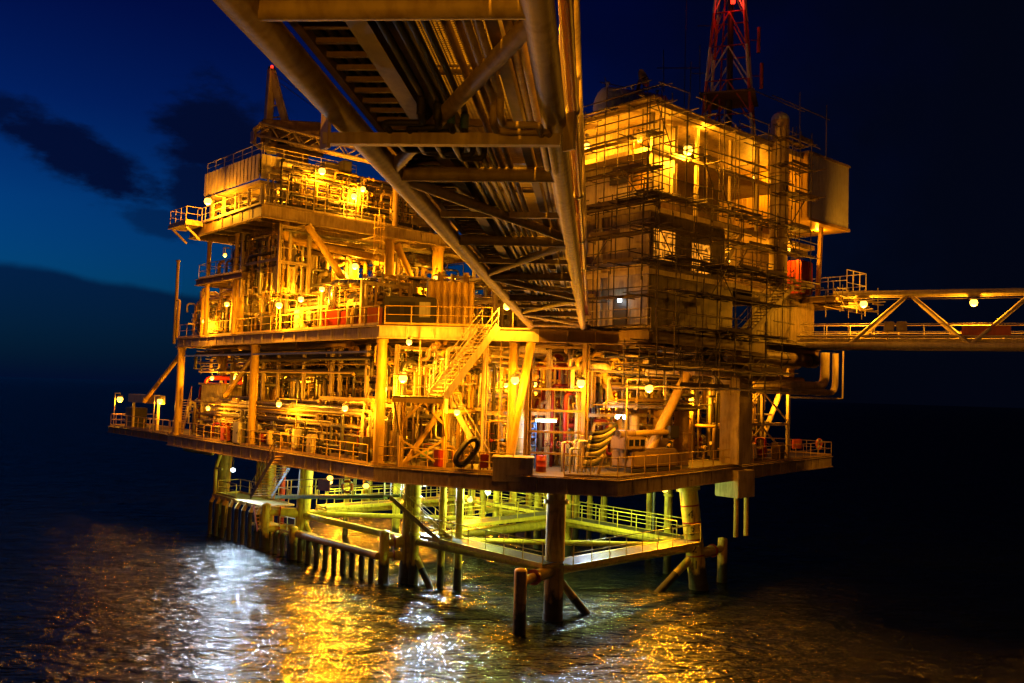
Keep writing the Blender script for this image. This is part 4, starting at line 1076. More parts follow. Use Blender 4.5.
# main deck front: bins, ribbed exchanger, insulated pipe loop
for (px, py, w_, h_, m, lab) in ((344, 318, 2.6, 1.05, 'red', 'dark red bin behind the main deck railing, left of the column top'), (376, 314, .9, 1.1, 'orange', 'orange red bin on the main deck above the near column'),
                                (306, 316, 1.7, .75, 'dark', 'dark panel board on the left main deck railing'), (283, 318, .75, .75, 'charcoal', 'small black panel board on the left main deck railing')):
    q = PB(px, py, -3.9 if px < 330 else -3.2); cabinet(lab, (q.x, q.y, ZM + h_ / 2 + (.55 if px < 330 else .1)), (w_, .25 if px < 330 else .9, h_), m, rot=PROT + math.pi / 2 if px < 330 else PROT - .75, name='deck_bin' if px > 330 else 'panel_board', cat='bin' if px > 330 else 'panel')
t = thing('insulated_pipe_loop', 'shiny insulated pipe making a hairpin loop above the red bins', 'pipe', PY(340, 297, 57))
pipe('pipe', [PY(333, 292, 57) - Vector((0, 0, 2)), PY(333, 283, 57), PY(377, 283, 57), PY(377, 296, 57), PY(349, 296, 57), PY(349, 305, 57) - Vector((0, 0, 1))], .27, 'shiny', t, n=14, bend=.5)
for k in range(4): q = PY(340 + k * 9, 283, 57); tube('band', q - Vector((.03, 0, 0)), q + Vector((.03, 0, 0)), .29, 'galv', t, 14)
t = thing('ribbed_exchanger', 'bright yellow ribbed exchanger box on the main deck beside the stair head', 'equipment', W(9.5, .5, ZM))
pc = PY(452, 312, 55); 
bbox('body', Vector((pc.x, pc.y, ZM + 1.5)), (2.6, 2.0, 2.7), 'gold', t, rot=0)
for k in range(7): tube('rib', Vector((pc.x - 1.25 + k * .41, pc.y - 1.05, ZM + .15)), Vector((pc.x - 1.25 + k * .41, pc.y - 1.05, ZM + 2.9)), .17, 'gold', t)
for k in (-1, 1): tube('nozzle', Vector((pc.x + k * .8, pc.y, ZM + 2.8)), Vector((pc.x + k * .8, pc.y, ZM + 3.6)), .18, 'gold', t)
t = thing('generator_set', 'dark generator set with rails left of the ribbed exchanger', 'equipment', PY(412, 318, 54))
pc = PY(411, 312, 54); bbox('body', Vector((pc.x, pc.y, ZM + 1.05)), (3.1, 1.5, 1.6), 'dark', t, rot=0, bev=.08); bbox('base', Vector((pc.x, pc.y, ZM + .14)), (3.3, 1.7, .25), 'brown', t, rot=0)
for k in range(3): bbox('louvre', Vector((pc.x - .9 + k * .9, pc.y - .77, ZM + 1.1)), (.65, .04, .9), 'galv' if k == 2 else 'charcoal', t, rot=0, bev=.01)
tube('exhaust', Vector((pc.x + 1, pc.y, ZM + 1.8)), Vector((pc.x + 1, pc.y, ZM + 3)), .12, 'galv', t)
ladder('tall caged ladder under the front corner of the upper deck', W(22.4, -4.6, ZM), W(22.4, -4.6, ZU - .1), -BV, cage=True)
ladder('caged ladder at the right side of the thick column', W(20.2, 1.6, ZM), W(20.2, 1.6, ZU + .4), -AU, cage=True)
cable_tray('cable tray hung below the main deck along the left side', [W(12, -3.9, ZM - 1.5), W(39, -3.9, ZM - 1.5)])
cable_tray('cable tray across the front under the upper deck', [W(21.6, -5, ZU - 1.4), W(21.6, 9, ZU - 1.4)])
t = thing('elbow_pipe', 'thick yellow pipe bending under the near corner of the upper deck', 'pipe', W(22, -5.6, ZU - 2))
pipe('pipe', [W(22, -4.6, ZU - .3), W(22, -4.6, ZU - 1.9), W(22, 4, ZU - 2.3), W(24, 4, ZU - 2.3)], .26, 'gold', t, n=12)
tube('clamp', W(22, -2, ZU - 2.02), W(22, -1.8, ZU - 2.03), .3, 'cream2', t)

# ================================================================== UPPER BLOCK WITH WINDWALL
ZW0, ZW1 = 25.75, 27.4
t = thing('windwall_deck', 'raised deck with solid cream windwall below the crane', 'deck', W(22.6, -6.3, ZW0))
prism('floor', [W(22.6, -6.3, 0), W(31.4, -6.3, 0), W(31.4, 12, 0), W(22.6, 12, 0)], ZW0 - .3, ZW0 - .1, 'beam', t)
for k in range(5): corrugated('windwall_panel', W(22.5, -6.3 + k * 1.5 + .02, 0), W(22.5, -6.3 + (k + 1) * 1.5 - .02, 0), ZW0, ZW1, 'cream', t, pitch=.5, dep=.03)
for k in range(4): corrugated('windwall_panel', W(22.6 + (k + 1) * 2.2 - .02, -6.4, 0), W(22.6 + k * 2.2 + .02, -6.4, 0), ZW0, ZW1, 'cream2', t, pitch=.5, dep=.03)
for k in range(5): tube('post', W(22.9 + k * 2, -5.9, ZU), W(22.9 + k * 2, -5.9, ZW0 - .3), .13, 'cream', t)
for b in (-2.5, 1.2, 5): tube('post', W(22.9, b, ZU), W(22.9, b, ZW0 - .3), .16, 'cream', t)
for b in (-5.6, -2.2, 1.5): bar('knee_brace', W(22.9, b, ZU + .1), W(22.9, b + 1.6, ZW0 - .35), .1, .1, 'cream', t)
railing('thin railing above the windwall on the left side', [W(22.6, -6.25, ZW1), W(31.3, -6.25, ZW1)], 'cream2', h=.8, group=RG, toe=False)
railing('thin railing above the windwall on the lit front side', [W(22.55, -6.1, ZW1), W(22.55, 1.1, ZW1)], 'cream2', h=.6, group=RG, toe=False)
t = thing('hopper_housing', 'cream slant sided housing right of the windwall, behind the bridge chord', 'housing', W(24, 2, ZU))
v = [W(23.2, 1.9, 27.2), W(23.2, 10, 27.9), W(30, 10, 27.9), W(30, 1.9, 27.2), W(24.2, 3.2, 24.6), W(24.2, 10, 24.6), W(29, 10, 24.6), W(29, 3.2, 24.6)]; c = v[0].copy()
place('shell', mk('shell', [tuple(q - c) for q in v], [(0, 1, 2, 3), (7, 6, 5, 4), (0, 4, 5, 1), (1, 5, 6, 2), (2, 6, 7, 3), (3, 7, 4, 0)], 'cream'), Matrix.Translation(c), t)
for k in range(4): bar('rib', W(23.15, 2.4 + 2 * k, 27.2 + .15 * k), W(24.15, 3.6 + 1.8 * k, 24.65), .1, .1, 'cream2', t)
for k in range(3): tube('leg', W(25, 4 + 2.5 * k, ZU), W(25, 4 + 2.5 * k, 24.6), .15, 'cream2', t)
# small lamp balcony at the far left of the upper deck
t = thing('lamp_balcony', 'small lamp balcony jutting out at the far left of the upper deck', 'balcony', W(31, -7, ZU))
prism('floor', [W(30.6, -8.0, 0), W(33.8, -8.0, 0), W(33.8, -6.7, 0), W(30.6, -6.7, 0)], ZU - .35, ZU - .1, 'beam', t)
for a in (31, 33.4): bar('bracket', W(a, -7.8, ZU - .4), W(a, -6.7, ZU - 1.3), .1, .15, 'beam', t)
railing('railing round the small lamp balcony', [W(30.7, -6.75, ZU - .1), W(30.7, -7.9, ZU - .1), W(33.7, -7.9, ZU - .1), W(33.7, -6.75, ZU - .1)], 'gold', group=RG, sp=1.0)
# pedestal crane
YC = 66.0
t = thing('pedestal_crane', 'pedestal crane with lattice boom and dark mast above the windwall', 'crane', PY(293, 176, YC))
q = PY(293, 150, YC); tube('pedestal', Vector((q.x, q.y, ZW0)), q, 1.15, 'beam', t, 20)
cb = PY(293, 143, YC); bbox('slew_house', Z(cb, .35), (4.3, 2.6, 2.0), 'brown', t, rot=.1, bev=.1); cbn = bbox('cab', PY(283, 143, YC - 1.3), (1.0, 1.0, 1.1), 'brown', t, rot=.1); bbox('cab_window', PY(283, 141, YC - 1.83), (.7, .05, .5), 'glassdark', cbn, rot=.1, bev=.01)
mt = PY(272, 71, YC)
for (px, py, dy) in ((267, 130, -.7), (268, 130, .7), (287, 128, -.7), (287, 128, .7)): bar('mast_leg', PY(px, py, YC + dy), mt + Vector((0, dy * .3, 0)),  .44, .44, 'cream2', t)
for f_ in (.2, .4, .6, .8): bar('mast_rung', PY(267, 130, YC - .7).lerp(mt, f_), PY(287, 128, YC - .7).lerp(mt, f_), .1, .1, 'beam', t)
bbox('sheave_block', mt, (.5, .7, .5), 'dark', t, rot=.1)
bh0, bt0 = PY(262, 131, YC - 1.4), PY(420, 168, YC - 5.0)
bx, by, bz, bL = axes(bh0, bt0)
for sx in (-1, 1):
    for sy in (-1, 1): tube('boom_chord', bh0 + bx * (.5 * sx) + by * (.45 * sy), bt0 + bx * (.35 * sx) + by * (.32 * sy), .11, 'cream2', t, 8)
n_ = 14
for k in range(n_):
    f0, f1 = k / n_, (k + 1) / n_; s = 1 if k % 2 else -1
    for sx in (-1, 1): tube('boom_lacing', bh0.lerp(bt0, f0) + bx * (.42 * sx) + by * (.38 * s), bh0.lerp(bt0, f1) + bx * (.42 * sx) - by * (.38 * s), .055, 'cream2', t, 6)
    for sy in (-1, 1): tube('boom_lacing', bh0.lerp(bt0, f0) + bx * (.42 * s) + by * (.38 * sy), bh0.lerp(bt0, f1) - bx * (.42 * s) + by * (.38 * sy), .055, 'cream2', t, 6)
hx = PY(261, 137, YC - 1.6)
pts = [hx + Vector((math.cos(q) * .62, 0, math.sin(q) * .85)) for q in [math.pi / 6 + math.pi / 3 * i for i in range(7)]]
for i in range(6): bar('boom_head_plate', pts[i], pts[i + 1], .55, .2, 'cream2', t)
for k in range(2): tube('pendant_rope', mt + Vector((0, (k - .5) * .5, -.1 - k * .35)), PY(330, 112 + k * 6, YC - 2), .025, 'dark', t, 5)
for k in range(2): tube('pendant_rope', PY(330, 112 + k * 6, YC - 2), PY(440, 172, YC - 5), .025, 'dark', t, 5)
for px, py in ((272, 67), (271, 126)):
    q = PY(px, py, YC - 1.0); tt = thing('warning_light', 'red warning light %s the crane mast' % ('on top of' if py < 100 else 'at the foot of'), 'lamp', q); lathe('lens', [(.001, -.1), (.09, -.08), (.1, .05), (.06, .12), (.001, .14)], q, (0, 0, 1), 'bulbred', tt, 10); tube('socket', Z(q, -.25), Z(q, -.08), .06, 'dark', tt, 8)

# portal frame and extra trays in the left cellar bays
t = thing('portal_frame', 'yellow portal frame with knee braces over the left cellar walkway', 'frame', W(14, -3.4, ZC))
qa, qb = PB(318, 440, -3.2), PB(372, 440, -3.2); qa.z = qb.z = ZC; hp = 3.5
for q in (qa, qb, qa + BV * 2.2, qb + BV * 2.2): hbeam('post', q, Z(q, hp), .22, .22, 'gold', t)
for o in (Vector(), BV * 2.2):
    hbeam('lintel', Z(qa, hp + .12) + o, Z(qb, hp + .12) + o, .24, .2, 'gold', t); d = (qb - qa).normalized()
    bar('knee_brace', Z(qa, hp - 1) + o, Z(qa, hp) + d * 1 + o, .1, .1, 'gold', t); bar('knee_brace', Z(qb, hp - 1) + o, Z(qb, hp) - d * 1 + o, .1, .1, 'gold', t)
for q in (qa, qb): hbeam('crossbeam', Z(q, hp + .12), Z(q, hp + .12) + BV * 2.2, .2, .16, 'gold', t)
for k, (a0, a1, b, z, lab) in enumerate(((11, 39, -1.4, ZC + 5.3, 'dark cable tray above the left cellar piping'), (11, 39, 2.6, ZC + 4.4, 'inner cable tray above the left cellar piping'), (14, 23, -2.2, ZM + 3.3, 'cable tray above the manifold piping on the main deck'), (23, 33, -2.5, ZM + 5.2, 'cable tray high in the tall pipe rack'))):
    cable_tray(lab, [W(a0, b, z), W(a1, b, z)], m='brown' if k < 2 else 'galv')
for k, (a, b, z, s, m, lab) in enumerate(((28.8, -4.0, ZC, (1.0, .5, 1.5), 'white', 'white electrical cabinet left of the middle column'), (31.2, -3.9, ZC, (.7, .5, 1.1), 'orange', 'orange locker at the left cellar railing'), (18.5, -3.9, ZC, (.6, .4, 1.2), 'cream', 'cream cabinet behind the left cellar railing'), (12.3, -3.9, ZC, (.55, .45, 1.4), 'dark', 'dark cabinet left of the near column'),
    (7.0, -2.4, ZC, (.5, .4, 1.0), 'red', 'red fire hose box under the lower stair flight'), (20.5, -4.0, ZM, (.8, .5, 1.3), 'cream', 'cream panel at the left main deck railing'), (30.5, -3.9, ZM, (.7, .5, 1.6), 'white', 'white panel at the far part of the left main deck railing'), (2.6, 10.5, ZC, (1.1, .6, 1.7), 'cream2', 'cream cabinet behind the crane machine'), (2.8, 25.5, ZC, (.9, .6, 1.2), 'brown', 'brown locker at the right end of the deck'))):
    cabinet(lab, W(a, b, z + s[2] / 2 + .08), s, m, rot=PROT - math.pi / 2 if b < 0 else None)

# clutter before and above the windwall
rack('thin pipes, posts and conduits standing before the lit windwall', 20.95, 22.2, -6.2, 6, ZU, ZW1 - .4, 26, 31, ('cream2', 'brown', 'gold', 'dark'), rmax=.08, frame=False, valves=2, vert=.6)
rack('lattice of small pipes at the far left of the main deck', 32, 40, -3.8, -2.4, ZM, ZM + 3.4, 34, 32, WARM, rmax=.1, frame=False, valves=6, vert=.5)
rack('small bore pipes filling the gap below the upper deck corner', 21.5, 27, -5.2, -3, ZM + 2.5, ZU - 1.0, 30, 33, WARM, rmax=.12, frame=True, valves=0, vert=.45)
rack('small bore pipes beside the thick columns under the upper deck', 18, 21.5, 1, 9, ZM + .2, ZM + 4.5, 30, 34, WARM, rmax=.12, frame=False, valves=6, vert=.4)
rack('small bore pipes along the left cellar railing', 11, 39, -3.7, -2.9, ZC, ZC + 3.2, 44, 35, WARM, rmax=.1, frame=False, valves=9, vert=.6)
rack('small pipes and conduits under the front girder beside the stairway', 6, 10, -3, .5, ZC + 3, ZM - .9, 26, 36, WARM, rmax=.12, frame=False, valves=0, vert=.3)
rack('small pipes under the quarters above the tanks', 2, 4, 4, 17, ZC + 3.5, ZM - 1, 30, 37, ('gold', 'brown', 'cream', 'dark'), rmax=.13, frame=False, valves=0, vert=.4)
for k, (px, py, w_, h_, lab) in enumerate(((262, 148, 1.4, .9, 'dark winch box on the windwall deck, left of the crane'), (330, 160, 1.2, .8, 'dark equipment box on the windwall deck, right of the crane'), (345, 168, .7, 1.1, 'small tool box on the windwall deck beside the slant housing'))):
    q = PY(px, py, 63.5); cabinet(lab, (q.x, q.y, ZW1 + .1), (w_, .8, h_), 'dark')
# ================================================================== QUARTERS BLOCK (RIGHT)
QA, QB0, QB1 = -.6, 6.2, 24.0     # front (right-hand) face plane a, left face plane b, far end
S = [ZM, 19.2, 22.8, 26.2, 28.6]
t = thing('quarters_block', 'cream quarters block wrapped in scaffolding on the right', 'building', W(QA, QB0, ZM))
def wallA(a, b0, b1, z0, z1, m='cream2', nm='wall_panel', w=1.5):     # wall in the plane a = const, panels side by side
    k = max(1, round((b1 - b0) / w))
    for i in range(k):
        u0 = b0 + (b1 - b0) * i / k + .012; u1 = b0 + (b1 - b0) * (i + 1) / k - .012
        box(nm, W(a + .05, (u0 + u1) / 2, (z0 + z1) / 2), (u1 - u0, .1, z1 - z0 - .02), m, t)
def wallB(b, a0, a1, z0, z1, m='cream2', nm='wall_panel', w=1.5):
    k = max(1, round((a1 - a0) / w))
    for i in range(k):
        u0 = a0 + (a1 - a0) * i / k + .012; u1 = a0 + (a1 - a0) * (i + 1) / k - .012
        box(nm, W((u0 + u1) / 2, b + .05, (z0 + z1) / 2), (.1, u1 - u0, z1 - z0 - .02), m, t)
def slab(z, a0, a1, b0, b1, m='beam', h=.3, nm='floor_slab'):
    prism(nm, [W(a0, b0, 0), W(a0, b1, 0), W(a1, b1, 0), W(a1, b0, 0)], z - h, z, m, t)
slab(S[1], QA - .2, 13, QB0 - .2, QB1); slab(S[2], QA - .2, 13, QB0 - .2, QB1); slab(S[3], QA - .2, 13, QB0 - .2, QB1 - 4, h=.25)
slab(S[4], QA - 1.0, 13, QB0 - .9, QB1 - 3, h=.35, nm='roof_slab')
# storey 1
wallB(QB0, QA, 12, ZM, S[1] - .3, 'beam'); wallA(QA, QB0 + .15, 14.5, ZM, S[1] - .3, 'cladding'); 
corrugated('wall_sheet', W(QA - .1, 16.5, 0), W(QA - .1, 24.2, 0), ZM - 1.0, S[1] - .3, 'cladding', t, pitch=.4, dep=.02)
# storey 2
wallB(QB0, QA, 12, S[1], S[2] - .3, 'beam'); wallA(QA, QB0 + .15, 13.5, S[1], S[2] - .3, 'cladding'); wallA(QA + 3, 13.5, 24, S[1], S[2] - .3, 'cladding')
# storey 3 : open bay on the left, bright wall, recess on the right
wallB(QB0 + 1.2, QA + 2.6, 12, S[2], S[3], 'cream'); wallB(QB0, QA, QA + 2.4, S[2], S[2] + 1.1, 'cream')
wallA(QA + 2.4, QB0 + 1.0, 9.2, S[2], S[4] - .4, 'gold'); wallA(QA + 3.0, 9.4, 17, S[2], S[4] - .4, 'cladding'); wallB(9.2, QA + .5, QA + 2.4, S[2], S[4] - .4, 'cladding')
wallB(QB0 + 1.2, QA + 2.6, 12, S[3], S[4] - .4, 'cream2')
wallA(QA + .25, QB0 + .15, 8.7, S[2] + .9, S[4] - .7, 'cream')
for b in (QB0 + .1, 10.5, 14, 17): hbeam('post', W(QA, b, S[2]), W(QA, b, S[4] - .36), .2, .2, 'cream2', t)
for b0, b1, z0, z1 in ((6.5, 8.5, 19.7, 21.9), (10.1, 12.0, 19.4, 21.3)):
    w_ = bbox('window', W(QA - .03, (b0 + b1) / 2, (z0 + z1) / 2), (b1 - b0, .08, z1 - z0), 'beam', t, bev=.02)  # window-like frames; the glow inside imitates lamp reflections on shiny cladding
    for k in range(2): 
        c = b0 + (b1 - b0) * (k + .5) / 2; box('pane', W(QA - .085, c, (z0 + z1) / 2), ((b1 - b0) / 2 - .1, .03, z1 - z0 - .16), 'reflection_pane', w_)
d = bbox('door', W(1.4, QB0 - .03, ZM + 1.1), (.08, 1.0, 2.1), 'dark', t, bev=.02); bbox('door_lamp', W(1.4, QB0 - .12, ZM + 1.9), (.12, .26, .22), 'bulbwhite', d, bev=.02)
plight(W(1.4, QB0 - .5, ZM + 1.8), 12, (.85, .95, 1), t)
bbox('notice_plate', W(4.4, QB0 - .05, ZM + 1.5), (.04, .9, .55), 'white', t, bev=.01)
for k in range(3): bbox('window', W(8.2 + k * 1.3, QB0 - .03, S[1] + 1.7), (.06, .75, .9), 'glassdark', t, bev=.02)
bbox('vent_louvre', W(2.6, QB0 + 1.1, S[2] + 2.4), (.08, 1.8, .9), 'dark', t)
for k in range(6): bbox('cable_duct', W(3.0 + 1.5 * k, QB0 - .1, (S[0] + S[2]) / 2), (.16, .22, S[2] - S[0] - .6), 'dark' if k % 2 else 'cream2', t, bev=.02)
stairs('steel stair with lit handrail inside the right recess of the quarters', W(QA + .6, 15.6, S[2] - .3), W(QA + .6, 12.8, S[1]), .9, 'cream2', 'brown')
# far right cladding box
c0 = W(QA - .4, 22.2, 24.9)
t = thing('cladding_box', 'large ribbed brown box module hanging out at the top right', 'module', c0)
zb0, zb1 = 24.3, 28.7
corrugated('front_sheet', W(-1.8, 21.3, 0), W(-1.8, 26.8, 0), zb0, zb1, 'white', t, pitch=.45, dep=.015)
corrugated('side_sheet', W(8, 21.3, 0), W(-1.8, 21.3, 0), zb0, zb1, 'gold', t, pitch=.45)
corrugated('end_sheet', W(-1.8, 26.8, 0), W(8, 26.8, 0), zb0, zb1, 'cream2', t, pitch=.45)
prism('roof', [W(-1.9, 21.2, 0), W(-1.9, 26.9, 0), W(8, 26.9, 0), W(8, 21.2, 0)], zb1, zb1 + .15, 'beam', t)
prism('soffit', [W(-1.9, 21.2, 0), W(-1.9, 26.9, 0), W(8, 26.9, 0), W(8, 21.2, 0)], zb0 - .2, zb0, 'gold', t)
for b in (24.1,): hbeam('post', W(-1.0, b, S[1]), W(-1.2, b, zb0 - .2), .24, .24, 'gold', t)
t = thing('vent_stack', 'tall round vent stack with domed top right of the quarters', 'stack', W(QA - .8, 19, S[1]))
q = PA(778, 270, QA - 1.2); hq = PA(777, 112, QA - 1.2).z
tube('shaft', Vector((q.x, q.y, S[1] - .2)), Vector((q.x, q.y, hq - .5)), .58, 'beam', t, 20); lathe('dome', [(.58, 0), (.55, .22), (.42, .42), (.2, .55), (.001, .58)], Vector((q.x, q.y, hq - .5)), (0, 0, 1), 'paleblue', t, 20)
for k in range(4): zz = S[1] + 1 + k * 2.1; tube('band', Vector((q.x, q.y, zz)), Vector((q.x, q.y, zz + .1)), .62, 'brown', t, 20)
# right landing platform with round cage rail
LP = [(-3.2, 22.5), (-3.2, 27.0), (2, 27.6), (2, 22.5)]
deck('side_platform', 'small side platform below the ribbed box at the right', LP, S[1] - .1, .4, 'brown', step=1.2)
railing('pale cage railing on the side platform below the ribbed box', [W(-3.1, 24.2, S[1] - .1), W(-3.1, 26.9, S[1] - .1), W(-1, 27.2, S[1] - .1), W(1.9, 27.5, S[1] - .1)], 'cream', h=1.9, sp=.9, group=RG)
railing('inner pale cage railing, lower', [W(-3.0, 24.4, S[1] - .1), W(1.0, 24.4, S[1] - .1)], 'cream', h=1.2, sp=.9, group=RG)
t = thing('red_locker', 'red steel locker standing below the ribbed box', 'locker', W(-.2, 23, S[1])); 
bbox('body', W(-.6, 22.4, S[1] + 1.2), (1.6, 1.0, 2.3), 'red', t); 
for k in (-.4, .4): bbox('door', W(-1.13, 22.4 + k, S[1] + 1.2), (.72, .04, 2.1), 'red', t, bev=.01)
t = thing('brown_drum', 'long brown horizontal drum under the right end of the quarters', 'drum', W(-1.2, 12, ZM - 1.6))
c = (PA(725, 350, -1.3) + PA(815, 357, -1.3)) / 2; L = (PA(725, 350, -1.3) - PA(815, 357, -1.3)).length
lathe('shell', [(.001, -L / 2), (.3, -L / 2 + .04), (.46, -L / 2 + .25), (.46, L / 2 - .1), (.3, L / 2), (.001, L / 2)], Vector((c.x, c.y, ZM - .9)), BV, 'brown', t)
for k in (-.3, .1, .4): tube('strap', Vector((c.x, c.y, ZM - .9)) + BV * (L * k), Vector((c.x, c.y, ZM - .9)) + BV * (L * k + .12), .49, 'dark', t, 18)
t = thing('pipe_bends', 'pair of large brown pipe bends under the right bridge landing', 'pipe', W(-1, 24, ZM - 3))
pipe('pipe', [W(-1, 25.2, ZM - .2), W(-1, 25.2, ZM - 2.6), W(-1, 20, ZM - 2.6), W(1, 20, ZM - 2.6)], .32, 'beam', t, n=14, bend=.9)
pipe('pipe', [W(-1.2, 26.3, ZM - .2), W(-1.2, 26.3, ZM - 3.0), W(-1.2, 19, ZM - 3.0), W(1, 19, ZM - 3.0)], .22, 'beam', t, n=14, bend=.8)
pipe('thin_pipe', [W(-1.4, 27, ZM), W(-1.4, 27, ZM - 3.4), W(-1.4, 20, ZM - 3.4)], .06, 'beam', t)
# walkway at the block foot
t = thing('foot_walkway', 'walkway with white notice at the foot of the quarters left face', 'walkway', W(-1, 5, ZM))
prism('plate', [W(-1.9, 4.9, 0), W(9, 4.9, 0), W(9, 6.1, 0), W(-1.9, 6.1, 0)], ZM + .02, ZM + .1, 'grate', t); hbeam('edge_beam', W(-1.9, 4.8, ZM - .35), W(9, 4.8, ZM - .35), .7, .2, 'brown', t); prism('plate', [W(-2, 6.1, 0), W(-.9, 6.1, 0), W(-.9, 24, 0), W(-2, 24, 0)], ZM + .02, ZM + .1, 'grate', t); hbeam('edge_beam', W(-2, 5, ZM - .35), W(-2, 16, ZM - .35), .7, .2, 'brown', t)
railing('railing of the walkway at the quarters left face', [W(8.8, 4.9, ZM + .1), W(-1.9, 4.9, ZM + .1)], 'cream2', group=RG)
railing('railing of the walkway at the quarters right face', [W(-2, 5.2, ZM + .1), W(-2, 16, ZM + .1)], 'brown', group=RG)
stairs('dark outside stairs on the right face of the quarters', W(-2.6, 17.5, S[1]), W(-2.6, 12.6, ZM + .1), .9, 'brown', 'brown')

# roof things
q1 = PY(632, 112, 56)
t = vessel('pale blue round ended tank lying on the quarters roof', (q1.x, q1.y, S[4] + 1.35), BV * .4 + Vector((1, .2, 0)), 1.25, 5.0, 'paleblue', base=S[4], name='roof_tank', cat='tank')
q = PY(639, 92, 55); t = thing('dish_antenna', 'small dish antenna on the roof above the pale tank', 'antenna', Vector((q.x, q.y, S[4] + 2)))
dc = PY(640, 80, 55); lathe('dish', [(.001, 0), (.3, .05), (.5, .16), (.6, .3), (.57, .3), (.3, .09), (.001, .04)], dc, (.75, -.6, .25), 'cream', t); tube('mount', Vector((dc.x - .25, dc.y + .1, S[4] + 1.8)), dc, .12, 'orange', t); tube('feed', dc, dc + Vector((.4, -.32, .13)), .03, 'dark', t)
vessel('pale tank at the rear right of the quarters roof', W(1, 19.5, S[4] + .6), AU, .8, 3, 'paleblue', base=S[4] - .3, name='roof_tank', cat='tank', noz=2)
# lattice mast
tm = thing('lattice_mast', 'red and white lattice antenna mast on the quarters roof', 'mast', PY(728, 108, 61))
mc = PY(729, 108, 61); mb = S[4]; mh = 17.0
def mp(ix, iy, z): k = 1.75 - .075 * (z - mb); q = PROT + .5; return Vector((mc.x, mc.y, z)) + Vector((math.cos(q), math.sin(q), 0)) * (ix * k) + Vector((-math.sin(q), math.cos(q), 0)) * (iy * k)
segs = 7; hs = mh / segs; cn = [(1, 1), (1, -1), (-1, -1), (-1, 1)]
for s in range(segs):
    z0, z1 = mb + s * hs, mb + (s + 1) * hs; m = ('white', 'orange', 'white', 'orange', 'white', 'red', 'white')[s]
    for i in range(4):
        c_, d_ = cn[i], cn[(i + 1) % 4]
        tube('leg', mp(*c_, z0), mp(*c_, z1), .1, m, tm, 8); tube('horizontal', mp(*c_, z1), mp(*d_, z1), .05, 'red', tm, 6)
        mid = (mp(*c_, z1) + mp(*d_, z1)) / 2
        tube('diagonal', mp(*c_, z0), mid, .055, m, tm, 6); tube('diagonal', mp(*d_, z0), mid, .055, m, tm, 6)
prism('service_platform', [mp(1.25, 1.25, mb + hs * 1.6), mp(-1.25, 1.25, mb + hs * 1.6), mp(-1.25, -1.25, mb + hs * 1.6), mp(1.25, -1.25, mb + hs * 1.6)], mb + hs * 1.6, mb + hs * 1.6 + .12, 'brown', tm)
tube('cable_riser', Vector((mc.x, mc.y, mb)), Vector((mc.x, mc.y, mb + mh)), .22, 'dark', tm); tube('waveguide', mp(-.3, .4, mb), mp(-.3, .4, mb + mh), .06, 'red', tm)
for dz_, px in ((8.5, 2.1), (6.0, 2.0)):
    q = mp(1.15, -1.15, mb + dz_) ; e = q + RT * .55; tube('antenna_arm', q, e, .04, 'red', tm, 6); tube('antenna', e - Vector((0, 0, .9)), e + Vector((0, 0, .9)), .13, 'orange', tm, 8)
for k in range(3):
    q = mp(-1.1, 1.1, mb + 2 + 3.4 * k); tube('antenna_arm', q, q - RT * .9, .03, 'dark', tm, 6)
q = mp(-1.1, 1.1, mb + .5) - RT * .9; tube('whip_antenna', q, q + Vector((0, 0, 11)), .03, 'dark', tm, 6)
q = PY(733, 1, 60); q2 = thing('warning_light', 'red warning light inside the lattice mast', 'lamp', q); lathe('lens', [(.001, -.2), (.15, -.17), (.16, .1), (.09, .2), (.001, .22)], q, (0, 0, 1), 'bulbred', q2, 12); tube('bracket', q - Vector((0, 0, .2)), Vector((mc.x, mc.y, q.z - .35)), .05, 'dark', q2); plight(q - Vector((0, .4, .1)), 60, (1, .03, .012), q2)

